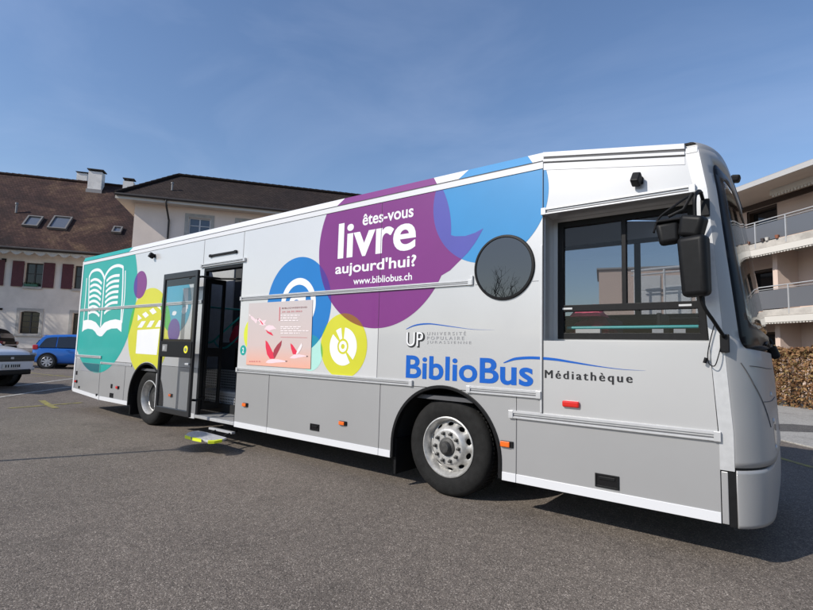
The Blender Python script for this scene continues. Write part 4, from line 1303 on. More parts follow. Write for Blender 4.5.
# far side mirror and the low front mirror seen past the windscreen edge
q = at_y(733.5, 179.5, BW-.5)
mb = MB(); mb.hexa(tbox(q+Vector((.02, 0, 0)), (.09, .13, .07), (0, R(8), 0), .8)); mb.build('roof_camera', BLACK, BUS, bevel=.02, seg=3)
mb = MB(); mb.tube([cap_map(u_of(BW-.5), 3.02), q+Vector((-.02, 0, 0))], .014, 8); mb.build('camera_stalk', BLACK, BUS, smooth=40)
mb = MB(); mb.tube(curve([cap_map(u_of(1.95), 1.57), at_y(766.5, 340.5, 1.95), at_y(770, 339.5, 1.95), at_y(773, 345, 1.95)], 5), .014, 8); LM = mb.build('front_mirror_arm', BLACK, BUS, smooth=40)
mb = MB(); mb.hexa(tbox(at_y(774.0, 352.5, 1.95), (.085, .22, .13), (0, R(-22), 0), .85)); mb.build('front_mirror', BLACK, LM, bevel=.025, seg=4)

# ================================================================== THE FARMHOUSE AND ITS NEIGHBOUR
FA = R(74)
FD = RGT*math.sin(FA)+FWD*math.cos(FA)        # along the facades, to the right and away
FN = RGT*math.cos(FA)-FWD*math.sin(FA)        # out of the facades, towards the car park
UP = Vector((0, 0, 1))
PLASTER = mat('old_white_plaster', (.67, .615, .555), .9, noise=.1, nscale=.9, bump=.3, bscale=6)
PINKPL = mat('pale_pink_plaster', (.78, .655, .565), .9, noise=.05, nscale=.7, bump=.15, bscale=10)
STONE = mat('window_stone', (.40, .38, .35), .85, noise=.12, nscale=5)
SHUT = mat('maroon_shutter', (.085, .018, .024), .6, noise=.15, nscale=10)
GLASSD = mat('dark_window_glass', (.012, .012, .014), .08, spec=.6)
def facade(px, Z):
    o = view(Z*(px-406.5)/F_PX, Z, 0)
    return o
class Plane:
    """a vertical facade: s runs along it, z up, d out of it"""
    def __init__(s, o, d, n): s.o = o; s.d = d; s.n = n
    def p(s, a, z, d=0): v = s.o+s.d*a+s.n*d; return Vector((v.x, v.y, z))
    def px(s, x, y, d=0):
        v = hit(x, y, s.o+s.n*d, s.n); return ((v-s.o).dot(s.d), v.z)
    def box(s, mb, a0, a1, z0, z1, d0, d1):
        P = [s.p(a, z, d) for z in (z0, z1) for a, d in ((a0, d1), (a1, d1), (a1, d0), (a0, d0))]
        mb.hexa(P); return mb
def tile_mat(name, c1, c2, c3, rows, vec):
    m = bpy.data.materials.new(name); m.use_nodes = True
    n = m.node_tree.nodes; l = m.node_tree.links.new; b = n['Principled BSDF']
    b.inputs['Roughness'].default_value = .9; b.inputs['Specular IOR Level'].default_value = .2
    t = n.new('ShaderNodeTexCoord')
    uv = n.new('ShaderNodeUVMap')
    x = n.new('ShaderNodeTexNoise'); x.inputs['Scale'].default_value = .42; x.inputs['Detail'].default_value = 9; x.inputs['Roughness'].default_value = .68; x.inputs['Distortion'].default_value = .6
    l(t.outputs['Object'], x.inputs[0])
    r = n.new('ShaderNodeValToRGB'); e = r.color_ramp.elements
    e[0].position = .36; e[0].color = (*c1, 1); e[1].position = .68; e[1].color = (*c3, 1)
    k = e.new(.52); k.color = (*c2, 1)
    l(x.outputs['Fac'], r.inputs['Fac'])
    br = n.new('ShaderNodeTexBrick'); br.inputs['Scale'].default_value = 1
    br.inputs['Brick Width'].default_value = .18; br.inputs['Row Height'].default_value = .17; br.inputs['Mortar Size'].default_value = .012
    br.inputs['Color1'].default_value = (.72, .72, .72, 1); br.inputs['Color2'].default_value = (1.25, 1.25, 1.25, 1); br.inputs['Mortar'].default_value = (.35, .35, .35, 1)
    l(uv.outputs[0], br.inputs['Vector'])
    mu = n.new('ShaderNodeMix'); mu.data_type = 'RGBA'; mu.blend_type = 'MULTIPLY'; mu.inputs[0].default_value = .8
    l(r.outputs[0], mu.inputs[6]); l(br.outputs['Color'], mu.inputs[7]); l(mu.outputs[2], b.inputs['Base Color'])
    bp = n.new('ShaderNodeBump'); bp.inputs['Strength'].default_value = .8; bp.inputs['Distance'].default_value = .03
    l(br.outputs['Color'], bp.inputs['Height']); l(bp.outputs[0], b.inputs['Normal'])
    return m
OLDTILE = tile_mat('old_red_tiles', (.028, .018, .018), (.062, .034, .029), (.135, .085, .055), 1, None)
DARKTILE = tile_mat('dark_brown_tiles', (.026, .019, .018), (.034, .024, .021), (.044, .031, .026), 1, None)
def roof_quad(mb, P, thick=.12):
    """roof slope from eave-left, eave-right, ridge-right, ridge-left; the tile rows come from its own UVs"""
    P = [Vector(p) for p in P]
    n = (P[1]-P[0]).cross(P[-1]-P[0]).normalized()
    top = [mb.bm.verts.new(p) for p in P]; bot = [mb.bm.verts.new(p-n*thick) for p in P]
    f = mb.bm.faces.new(top); mb.bm.faces.new(bot[::-1])
    for i in range(len(P)):
        mb.bm.faces.new((top[i], bot[i], bot[(i+1) % len(P)], top[(i+1) % len(P)]))
    uvl = mb.bm.loops.layers.uv.verify()
    ex = (P[1]-P[0]).normalized(); ey = n.cross(ex)
    for lp in f.loops:
        d = lp.vert.co-P[0]; lp[uvl].uv = (d.dot(ex), d.dot(ey))
FP = Plane(facade(0, 30), FD, FN)
FARM = thing('farmhouse', 'old white plastered farmhouse with a long mossy brown tiled roof and maroon shutters', 'house', (FP.p(2, .6)))
GZW = .55
eave_z = FP.px(0, 249)[1]
S0, S1 = -14, 11
farm_windows = []
def wnd(pl, x0, x1, y0, y1):
    a0, zt = pl.px(x0, y0); a1, zb = pl.px(x1, y1)
    zt2 = pl.px(x1, y0)[1]; zb2 = pl.px(x0, y1)[1]
    return (a0, a1, zb2, zt)
U1 = wnd(FP, 25.5, 42, 262, 286.5)
w_ = U1[1]-U1[0]
U2a = FP.px(74.5, 266)[0]
U2 = (U2a, U2a+w_, U1[2], U1[3])
L1 = wnd(FP, 20.0, 38.5, 310.5, 334)
L2a = FP.px(72.5, 314)[0]
L2 = (L2a, L2a+L1[1]-L1[0], L1[2], L1[3])
U0 = (U1[0]-(U2[0]-U1[0]), U1[0]-(U2[0]-U1[0])+w_, U1[2], U1[3])
L0 = (L1[0]-(L2[0]-L1[0]), L1[0]-(L2[0]-L1[0])+w_, L1[2], L1[3])
U3 = (U2[0]+(U2[0]-U1[0]), U2[0]+(U2[0]-U1[0])+w_, U1[2], U1[3])
holes = [rect(a, z0, b, z1) for a, b, z0, z1 in (U0, U1, U2, U3, L0, L2)]
ar = .10
l1 = [(L1[0], L1[2]), (L1[1], L1[2]), (L1[1], L1[3]-ar)]+[(L1[0]+(L1[1]-L1[0])*(1-t/8), L1[3]-ar+ar*math.sin(PI*t/8)) for t in range(1, 8)]+[(L1[0], L1[3]-ar)]
mb = MB()
sheet(mb, rect(S0, GZW-.6, S1, eave_z+.5), holes+[l1], lambda a, z: FP.p(a, z))
mb.build('wall', PLASTER, FARM, solid=-.35 if False else None)
mb = MB(); FP.box(mb, S0, S1, GZW-.6, eave_z+.5, -9.6, -9.3); FP.box(mb, S0, S0+.3, GZW-.6, eave_z+.5, -9.3, -.002); FP.box(mb, S1-.3, S1, GZW-.6, eave_z+.5, -9.3, -.002)
mb.build('wall', PLASTER, FARM)
mb = MB(); FP.box(mb, S0, S1, .25, GZW+.42, -.001, .03); mb.build('plinth', mat('damp_plinth', (.33, .30, .29), .9, noise=.2, nscale=2), FARM)
def window(pl, w, par, stone=.14, depth=.22, shutters=0, cross=True, sill=True, pane=GLASSD, framec=None, curtain=False):
    a0, a1, z0, z1 = w
    mb = MB()
    for (p, q, r_, s_) in ((a0, a0+.03, z0, z1), (a1-.03, a1, z0, z1), (a0+.03, a1-.03, z1-.03, z1), (a0+.03, a1-.03, z0, z0+.03)):
        pl.box(mb, p, q, r_, s_, -depth, -.001)
    win = mb.build('window', PLASTER, par)
    mb = MB(); pl.box(mb, a0, a1, z0, z1, -depth-.02, -depth); mb.build('pane', pane, win)
    fm = framec or mat('dark_window_frame', (.05, .045, .04), .6)
    mb = MB(); t = .06
    pl.box(mb, a0+.03, a0+.03+t, z0+.03, z1-.03, -depth+.001, -depth+.05); pl.box(mb, a1-.03-t, a1-.03, z0+.03, z1-.03, -depth+.001, -depth+.05)
    pl.box(mb, a0+.03+t, a1-.03-t, z1-.03-t, z1-.03, -depth+.001, -depth+.05); pl.box(mb, a0+.03+t, a1-.03-t, z0+.03, z0+.03+t, -depth+.001, -depth+.05)
    m_ = (a0+a1)/2
    if cross:
        pl.box(mb, m_-.035, m_+.035, z0+.03+t, z1-.03-t, -depth+.001, -depth+.045)
        for k in cross if isinstance(cross, tuple) else (): pl.box(mb, a0+.03+t, a1-.03-t, z0+(z1-z0)*k-.02, z0+(z1-z0)*k+.02, -depth+.002, -depth+.04)
    mb.build('frame', fm, win)
    if stone:
        mb = MB()
        pl.box(mb, a0-stone, a0, z0, z1, -.01, .025); pl.box(mb, a1, a1+stone, z0, z1, -.01, .025)
        pl.box(mb, a0-stone, a1+stone, z1, z1+stone, -.01, .0255)
        mb.build('surround', STONE, win)
    if sill:
        mb = MB(); pl.box(mb, a0-stone-.02, a1+stone+.02, z0-.13, z0, -.01, .09); mb.build('sill', STONE, win)
    if shutters:
        for s_ in (-1, 1):
            b0 = a0-.02-shutters if s_ < 0 else a1+.02
            mb = MB(); pl.box(mb, b0, b0+shutters, z0-.02, z1+.03, .04, .085)
            for k in range(7): pl.box(mb, b0+.05, b0+shutters-.05, z0+.08+(z1-z0-.1)*k/7, z0+.13+(z1-z0-.1)*k/7, .085, .098)
            sh = mb.build('shutter', SHUT, win)
            mb = MB()
            for zz_ in (z0+.15, z1-.15): pl.box(mb, b0+(shutters-.1 if s_ < 0 else -.02), b0+(shutters+.02 if s_ < 0 else .1), zz_-.02, zz_+.02, .02, .042)
            mb.build('hinge', BLACK, sh)
    return win
sw = FP.px(24.5, 270)[0]-FP.px(12, 270)[0]
for w in (U0, U1, U2, U3): window(FP, w, FARM, shutters=sw*.93, stone=.0, cross=(.55,))
for w in (L0, L1, L2): window(FP, w, FARM, stone=.16, cross=(.3, .55, .8))
mb = MB(); FP.box(mb, U1[0]+.05, U1[0]+.75, U1[2]+.005, U1[2]+.16, -.15, .1); pt = thing('window_box', 'small green planter on the farmhouse sill between the open maroon shutters', 'planter', FP.p(U1[0]+.3, U1[2]))
mb.build('planter_trough', mat('planter_green', (.04, .14, .09), .6, noise=.3, nscale=6), pt, bevel=.01)
mb = MB()
rv = random.Random(4)
for k in range(60):
    p = FP.p(U1[0]+.06+rv.random()*.68, U1[2]+.16+rv.random()*.07, rv.uniform(-.14, .1)); d = Vector((rv.uniform(-1, 1), rv.uniform(-1, 1), rv.uniform(.2, 1))).normalized()*.06; e = d.orthogonal().normalized()*.02
    mb.face([p, p+d+e, p+d*1.5, p+d-e])
mb.build('planter_leaves', mat('planter_leaf', (.05, .09, .03), .7), pt)
mb = MB(); FP.box(mb, FP.px(2, 260)[0], FP.px(6.5, 260)[0], FP.px(4, 262)[1], FP.px(4, 258.5)[1], .0, .05); mb.build('wall_vent', BLACK, FARM)
mb = MB(); FP.box(mb, FP.px(-1, 309)[0], FP.px(2.5, 309)[0], FP.px(1, 310)[1], FP.px(1, 308)[1], .0, .05); mb.build('wall_lamp', BLACK, FARM)
# eave: soffit, scalloped white valance, gutter
OV = 1.0
ez = eave_z
def ridge_from(px, py):
    """ridge point: 45-degree slope through the gutter line"""
    o = FP.p(0, ez, OV); n = (FN+UP).normalized()
    return hit(px, py, o, n)
RG = ridge_from(0, 173.6)
rd = (RG-FP.p(0, ez, OV)); run = -rd.dot(FN); rz_ = RG.z
mb = MB()
roof_quad(mb, [FP.p(S0-.5, ez, OV), FP.p(S1+.3, ez, OV), FP.p(S1+.3, rz_, OV-run), FP.p(S0-.5, rz_, OV-run)])
ROOF = mb.build('roof', OLDTILE, FARM)
mb = MB()
roof_quad(mb, [FP.p(S1+.3, ez, OV-2*run), FP.p(S0-.5, ez, OV-2*run), FP.p(S0-.5, rz_-.003, OV-run), FP.p(S1+.3, rz_-.003, OV-run)])
mb.build('roof', OLDTILE, FARM)
mb = MB()
rt_ = random.Random(2)
a = S0-.5
while a < S1:
    p = FP.p(a, rz_+.01+rt_.uniform(-.012, .012), OV-run); q_ = FP.p(a+.40, rz_+.01+rt_.uniform(-.012, .012), OV-run)
    mb.tube([p, q_], [.13, .115], 8); a += .37
mb.build('ridge_tiles', OLDTILE, FARM, smooth=40)
WOODW = mat('weathered_white_wood', (.50, .49, .46), .8, noise=.1, nscale=6)
mb = MB(); FP.box(mb, S0-.4, S1+.2, ez-.17, ez-.13, -.02, OV-.06); mb.build('soffit', WOODW, FARM)
mb = MB()
prof = [(S0-.4, -.02)]
nS = int((S1-S0+.6)/.62)
step = (S1-S0+.6)/nS
low = []
for k in range(nS):
    a = S0-.4+k*step
    for j in range(10):
        t = j/10
        d = .16+.20*abs(math.sin(PI*t))**.7 if t < 1 else .16
        d = .16+.20*(1-abs(2*t-1)**1.6)
        low.append((a+step*t, -d))
low.append((S1+.2, -.16))
poly = [(S0-.4, -.10)]+low+[(S1+.2, -.10)]
sheet(mb, poly, [], lambda a, z: FP.p(a, ez+z-.04, OV-.10))
mb.build('scalloped_valance', WOODW, FARM, solid=.03)
mb = MB(); mb.tube([FP.p(S0-.5, ez-.03, OV+.06), FP.p(S1+.3, ez-.03, OV+.06)], .085, 10); mb.build('gutter', mat('dark_copper', (.035, .028, .025), .6), FARM, smooth=60)
# skylights, vent pipe
RN = (FN+UP).normalized(); RU = (UP-FN).normalized()
def on_roof(px, py, h=0): return hit(px, py, FP.p(0, ez, OV)+RN*h, RN)
def skylight(cx, cy, w, h, nm='skylight'):
    c = on_roof(cx, cy)
    def P(a, b, d): return c+FD*a+RU*b+RN*d
    def bx(mb, a0, a1, b0, b1, d0, d1): mb.hexa([P(a, b, d) for d in (d0, d1) for a, b in ((a0, b0), (a1, b0), (a1, b1), (a0, b1))])
    mb = MB(); t = .09
    bx(mb, -w/2, w/2, -h/2, -h/2+t, .0, .16); bx(mb, -w/2, w/2, h/2-t, h/2, .0, .16); bx(mb, -w/2, -w/2+t, -h/2+t, h/2-t, .0, .16); bx(mb, w/2-t, w/2, -h/2+t, h/2-t, .0, .16)
    s_ = mb.build('skylight', mat('skylight_frame', (.16, .15, .14), .5), FARM)
    mb = MB(); bx(mb, -w/2+t, w/2-t, -h/2+t, h/2-t, .06, .08); mb.build('pane', mat('skylight_pane', (.10, .11, .13), .06, spec=1.0), s_)
skylight(33.3, 222.5, .85, 1.15); skylight(60.5, 224, 1.05, 1.45); skylight(117.5, 231.0, .55, .7)
p = on_roof(16, 213); mb = MB(); mb.tube([p, p+UP*.55], .06, 8); mb.tube([p+UP*.55, p+UP*.68], .09, 8); mb.build('vent_pipe', mat('zinc', (.2, .2, .2), .5), FARM, smooth=40)
# chimneys
def chimney(px, pyb, pyt, wpx, par, back=0, nm='chimney'):
    base = hit(px, pyb, FP.p(0, 0, OV-run+.9-back), FN)
    k = (base-CAM).dot(FWD)/F_PX
    w = wpx*k; h = (pyb-pyt)*k
    pl = Plane(Vector((base.x, base.y, 0)), FD, FN)
    z0 = base.z
    mb = MB(); pl.box(mb, -w/2, w/2, z0-1.6, z0+h*.86, -w*.8, 0)
    ch = mb.build(nm, mat('chimney_plaster', (.74, .71, .67), .85, noise=.1, nscale=3), par)
    mb = MB()
    for a in (-w*.42, w*.42-.10):
        for d in (-w*.74, -.16): pl.box(mb, a, a+.10, z0+h*.86, z0+h*.93, d, d+.10)
    pl.box(mb, -w*.6, w*.6, z0+h*.93, z0+h*.97, -w*.9, w*.1)
    mb.build('chimney_cap', mat('chimney_cap', (.03, .026, .024), .6), ch)
    mb = MB(); pl.box(mb, -w*.58, w*.58, z0-.3, z0+.02, .0, .04); mb.build('flashing', mat('zinc_grey', (.28, .26, .25), .6), ch)
chimney(94, 189.5, 167.5, 12.5, FARM)
chimney(81.3, 183, 171, 9.5, FARM, back=1.6)

# --- neighbouring pink house
PP = Plane(facade(126.5, 26.5), FD, FN)
PINK = thing('pale_pink_house', 'pale pink plastered house with a low dark hip roof and white framed windows', 'house', PP.p(5, .6))
pov = .65
pez = hit(116, 193.5, PP.p(0, 0, pov), FN).z
a_left = (hit(115.5, 193, PP.p(0, 0, pov), FN)-PP.o).dot(FD)
W1 = wnd(PP, 188.5, 209.5, 216.5, 246)
W1 = (W1[0], W1[1], W1[3]-1.45, W1[3])
W2a = PP.px(238, 224)[0]
W2 = (W2a, W2a+1.0, W1[2], W1[3])
W3 = (W2a+2.9, W2a+3.9, W1[2], W1[3])
low_ = [(a, b, z0-2.9, z1-2.9) for a, b, z0, z1 in (W1, W2, W3)]
mb = MB(); sheet(mb, rect(0, -.2, 17, pez+.1), [rect(a, z0, b, z1) for a, b, z0, z1 in [W1, W2, W3]+low_], lambda a, z: PP.p(a, z)); mb.build('wall', PINKPL, PINK)
mb = MB(); PP.box(mb, 0, .3, -.2, pez+.1, -9, -.002); PP.box(mb, 16.7, 17, -.2, pez+.1, -9, -.002); PP.box(mb, .3, 16.7, -.2, pez+.1, -9, -8.7); mb.build('wall', PINKPL, PINK)
WFR = mat('white_window_frame', (.62, .62, .64), .5)
BLUEG = mat('blue_reflecting_glass', (.05, .06, .10), .05, spec=1.0)
for w in [W1, W2, W3]+low_: window(PP, w, PINK, stone=.17, cross=(.36, .68), pane=BLUEG, framec=WFR)
# hip roof
depth = 9+2*pov; half = depth/2
C0 = PP.p(a_left, pez, pov); Lr = 17-a_left+pov
pk = hit(178.5, 175.8, C0, (FD+FN).normalized())   # the hip line leaves the corner at 45 degrees in plan
# apex lies on the vertical plane through the corner along (FD - FN)
hd = (FD-FN).normalized(); hn = Vector((-hd.y, hd.x, 0))
pk = hit(178.5, 175.8, C0, hn)
t_ = (pk-C0).dot(FD)
print('pink hip run', t_, 'rise', pk.z-pez)
half = t_; ph = pk.z
def PQ(a, d, z): v = C0+FD*a-FN*d; return Vector((v.x, v.y, z))
mb = MB(); roof_quad(mb, [PQ(0, 0, pez), PQ(Lr, 0, pez), PQ(Lr-half, half, ph), PQ(half, half, ph)], .1)
roof_quad(mb, [PQ(0, 2*half, pez), PQ(0, 0, pez), PQ(half, half, ph)], .1)
roof_quad(mb, [PQ(Lr, 2*half, pez), PQ(0, 2*half, pez), PQ(half, half, ph), PQ(Lr-half, half, ph)], .1)
roof_quad(mb, [PQ(Lr, 0, pez), PQ(Lr, 2*half, pez), PQ(Lr-half, half, ph)], .1)
mb.build('roof', DARKTILE, PINK)
mb = MB()
for A_, B_ in ((PQ(0, 0, pez+.04), PQ(half, half, ph+.04)), (PQ(half, half, ph+.04), PQ(Lr-half, half, ph+.04))):
    n = int((B_-A_).length/.38)
    for k in range(n): mb.tube([A_.lerp(B_, k/n), A_.lerp(B_, (k+1.05)/n)], [.12, .10], 8)
mb.build('ridge_tiles', DARKTILE, PINK, smooth=40)
mb = MB(); PP.box(mb, .0, 17+pov-.05, pez-.22, pez-.12, .001, pov-.02); PP.box(mb, a_left+.05, -.002, pez-.22, pez-.12, -8, pov-.02); PP.box(mb, a_left+.02, a_left+.05, pez-.24, pez-.02, -8, pov); mb.build('soffit', mat('soffit_cream', (.55, .49, .42), .8), PINK)
mb = MB(); PP.box(mb, a_left, 17+pov, pez-.24, pez-.03, pov-.02, pov+.01); mb.build('fascia', mat('fascia_white', (.56, .52, .47), .7), PINK)
mb = MB(); mb.tube([PP.p(a_left, pez-.03, pov+.09), PP.p(17+pov, pez-.03, pov+.09)], .075, 10); mb.build('gutter', mat('dark_copper', (.035, .028, .025), .6), PINK, smooth=60)
da = (hit(166, 205, PP.p(0, 0, pov), FN)-PP.o).dot(FD)
da2 = PP.px(168.5, 230)[0]
mb = MB(); mb.tube(curve([PP.p(da, pez-.08, pov+.08), PP.p(da+.02, pez-.35, pov+.06), PP.p(da2-.02, pez-.95, .14), PP.p(da2, pez-1.25, .09), PP.p(da2, pez-3, .09), PP.p(da2, .3, .09)], 5), .052, 8); mb.build('downpipe', mat('dark_copper', (.035, .028, .025), .6), PINK, smooth=50)
p = hit(172, 190.5, C0, (FN*(ph-pez)+UP*half).normalized()); mb = MB(); mb.tube([p, p+UP*.38], .05, 8); mb.tube([p+UP*.38, p+UP*.46], .075, 8); mb.build('vent_pipe', mat('zinc', (.2, .2, .2), .5), PINK, smooth=40)
def pchim():
    base = PQ(1.0, 5.4, pez+.9)
    b = hit(128, 186, base, FN)
    k = (b-CAM).dot(FWD)/F_PX; w = 9.6*k; h = 9*k
    pl = Plane(Vector((b.x, b.y, 0)), FD, FN)
    mb = MB(); pl.box(mb, -w/2, w/2, b.z-.7, b.z+h*.55, -w*.8, 0); ch = mb.build('chimney', mat('chimney_plaster', (.74, .71, .67), .85), PINK)
    mb = MB()
    for a in (-w*.45, -w*.05, w*.45-.1): pl.box(mb, a, a+.1, b.z+h*.55, b.z+h*.82, -.2, -.1)
    pl.box(mb, -w*.55, w*.55, b.z+h*.82, b.z+h*.92, -w*.85, w*.05); mb.build('chimney_cap', mat('chimney_cap', (.03, .026, .024), .6), ch)
pchim()

# ================================================================== APARTMENT BLOCK ON THE RIGHT
AA = R(-11)
AD = RGT*math.sin(AA)+FWD*math.cos(AA)       # along its front, away from the camera
AN = RGT*(-math.cos(AA))+FWD*math.sin(AA)    # out of its front
AP = Plane(view(20.9*(757-406.5)/F_PX, 20.9), AD, AN)        # plane of the balcony fronts
APT = thing('apartment_block', 'pale pink apartment block with long grey balconies and a wide eave, right of the bus', 'apartment building', AP.p(0, 0, -2))
APINK = mat('apartment_plaster', (.60, .47, .40), .9, noise=.03, nscale=1)
CONC = mat('balcony_concrete', (.41, .38, .34), .85, noise=.2, nscale=2.2)
GREYP = mat('grey_balcony_panel', (.115, .12, .132), .25, coat=.3)
AWN = mat('white_awning', (.56, .53, .48), .8)
DKW = mat('dark_opening', (.02, .018, .017), .25)
BRN = mat('brown_beam', (.055, .035, .025), .6)
A0, A1 = -14, 2.7
DEP = 1.7
zb1 = AP.px(757, 246)[1]; zr1 = AP.px(757, 223)[1]
zb2 = AP.px(761.5, 313)[1]; zr2 = AP.px(757, 288.8)[1]
fl = zb1-zb2
print('balcony', zb1, zr1, zb2, zr2, 'floor', fl)
BP = Plane(AP.p(0, 0, -DEP), AD, AN)
ztop = BP.px(790, 194.5)[1]
DOORS = []
for zb in (zb1, zb2, zb2-fl):
    for a0, a1 in ((-13, -11.4), (-9.6, -7.4), (-5.2, -1.35), (.35, 1.9)):
        DOORS.append((a0, a1, zb+.12, zb+2.15))
mb = MB(); sheet(mb, rect(A0, -.2, A1, ztop+.4), [rect(a, z0, b, z1) for a, b, z0, z1 in DOORS], lambda a, z: BP.p(a, z)); mb.build('wall', APINK, APT)
mb = MB(); BP.box(mb, A1-.3, A1, -.2, ztop+.4, -9, -.002); BP.box(mb, A0, A0+.3, -.2, ztop+.4, -9, -.002); BP.box(mb, A0+.3, A1-.3, -.2, ztop+.4, -9, -8.7); mb.build('wall', APINK, APT)
for d in DOORS:
    a0, a1, z0, z1 = d
    mb = MB(); BP.box(mb, a0, a1, z0, z1, -.32, -.30); w = mb.build('balcony_window', GLASSD, APT)
    mb = MB(); BP.box(mb, a0, a0+.08, z0, z1, -.30, -.05); BP.box(mb, a1-.08, a1, z0, z1, -.30, -.05); BP.box(mb, a0+.08, a1-.08, z1-.1, z1, -.30, -.05)
    if a1-a0 > 1.8: BP.box(mb, (a0+a1)/2-.05, (a0+a1)/2+.05, z0, z1-.1, -.29, -.1)
    mb.build('frame', BRN, w)
for zb, zr in ((zb1, zr1), (zb2, zr2)):
    mb = MB(); AP.box(mb, A0, A1, zb-.16, zb+.10, -DEP-.2, .06); bal = mb.build('balcony', CONC, APT, bevel=.01)
    mb = MB(); AP.box(mb, A0+.02, A1-.02, zb+.14, zr-.13, .0, .03); mb.build('balcony_panel', GREYP, bal)
    a = A0+.05
    while a < A1:
        mb = MB(); AP.box(mb, a, a+.04, zb-.1, zr, .031, .07); a += 1.375
        mb.build('railing_post', ALU, bal)
    mb = MB(); mb.tube([AP.p(A0, zr+.02, .05), AP.p(A1, zr+.02, .05)], .025, 8); mb.build('handrail', ALU, bal, smooth=60)
    mb = MB(); mb.tube([AP.p(A0, zr-.09, .05), AP.p(A1, zr-.09, .05)], .014, 8); mb.build('handrail', ALU, bal, smooth=60)
    mb = MB(); AP.box(mb, A0, A1, zb-.42, zb-.17, -.10, .09); aw = mb.build('awning', AWN, bal)
    mb = MB(); a = A0
    while a < A1-.1:
        AP.box(mb, a, a+.09, zb-.475, zb-.42, .05, .062); a += .13
    mb.build('awning_fringe', AWN, aw)
# separating walls on the balconies
for zb in (zb2, zb2-fl):
    for a in (-6.6, -.5):
        mb = MB(); BP.box(mb, a, a+.22, zb+.1, zb+fl-.16, 0.001, DEP*.62); mb.build('dividing_wall', APINK, APT)
# wide eave
e1 = hit(757, 182, AP.p(0, 0, .55), AN).z
print('eave', e1, 'ztop', ztop)
mb = MB(); AP.box(mb, A0-.6, A1+.6, e1-.02, e1+.10, -12, .55); rf = mb.build('roof', mat('roof_sheet', (.30, .28, .26), .7), APT)
mb = MB(); AP.box(mb, A0-.62, A1+.62, e1-.14, e1+.06, .551, .60); mb.build('roof_edge', mat('roof_edge_grey', (.42, .41, .40), .5), rf)
mb = MB()
mb.hexa([AP.p(A0-.5, ztop+.05, -DEP), AP.p(A1+.5, ztop+.05, -DEP), AP.p(A1+.5, ztop+.12, -DEP), AP.p(A0-.5, ztop+.12, -DEP),
         AP.p(A0-.5, e1-.14, .55), AP.p(A1+.5, e1-.14, .55), AP.p(A1+.5, e1-.03, .55), AP.p(A0-.5, e1-.03, .55)])
mb.build('eave_soffit', mat('eave_soffit', (.60, .50, .42), .8), rf)
mb = MB(); BP.box(mb, A0-.4, A1+.4, ztop-.18, ztop+.045, .001, .10); mb.build('eave_beam', BRN, APT)
aa, za = AP.px(769.5, 195.5, -.55); zc = AP.px(790, 181.5, -.55)[1]; zd = AP.px(790, 189.0, -.55)[1]
mb = MB(); AP.box(mb, A0, aa, zd, zc, -.80, -.55); aw = mb.build('awning_box', AWN, APT, bevel=.02)
mb = MB(); a = A0
while a < aa-.1:
    AP.box(mb, a, a+.09, zd-.10, zd, -.57, -.558); a += .14
mb.build('awning_fringe', AWN, aw)
rp_ = random.Random(9)
POTC = [mat('pot_terracotta', (.25, .09, .05), .8), mat('pot_pale', (.5, .48, .44), .7), mat('pot_dark', (.05, .04, .04), .7)]
for k, a in enumerate((-1.2, -.75, -.55, .15, .5)):
    t = tag(MB().lathe([(0, 0), (.055, 0), (.08, .13), (.06, .135), (0, .12)], AP.p(a, zb1+.105, -.10+.19), UP, 12).build('flower_pot', POTC[k % 3], smooth=40), 'tiny flower pot standing on the upper balcony edge of the apartment block', 'flower pot', 'flower pots on the balcony edge')

# ================================================================== PINK OUTBUILDING SEEN THROUGH THE CAB WINDOWS
BN = -(FWD+RGT*.395).normalized(); BD = Vector((-BN.y, BN.x, 0))
BZ = 24
bo = Plane(view(BZ*(600-406.5)/F_PX, BZ), BD, BN)
ANX = thing('pink_annex', 'pink flat roofed annex with white garage doors, seen through the bus cab windows', 'building', bo.p(2, 0))
az = bo.px(600, 270)[1]
aw_ = (632-600)/F_PX*BZ
mb = MB(); bo.box(mb, 0, aw_*2.7, -.1, az, -4.0, 0); mb.build('wall', mat('annex_pink', (.58, .44, .37), .9), ANX)
mb = MB(); bo.box(mb, -.1, aw_*2.7+.1, az, az+.08, -4.1, .12); mb.build('roof', mat('zinc_grey', (.28, .26, .25), .6), ANX)
for k in range(2):
    mb = MB(); bo.box(mb, aw_*(1.02+.8*k), aw_*(1.74+.8*k), .1, az-.35, .001, .04)
    for j in range(8): bo.box(mb, aw_*(1.04+.8*k), aw_*(1.72+.8*k), .2+j*(az-.6)/8, .2+(j+.82)*(az-.6)/8, .04, .055)
    mb.build('garage_door', mat('garage_white', (.62, .62, .62), .5), ANX)
mb = MB()
for a in (aw_*1.0, aw_*1.78, aw_*2.6): mb.tube([bo.p(a, 0, .9), bo.p(a, az-.2, .9)], .05, 8)
mb.tube([bo.p(aw_*.9, az-.25, .9), bo.p(aw_*2.7, az-.05, .9)], .06, 8); mb.tube([bo.p(aw_*.9, az-.45, .9), bo.p(aw_*2.7, az-.25, .9)], .04, 8)
mb.build('canopy_frame', mat('canopy_white', (.6, .6, .6), .4), ANX, smooth=40)

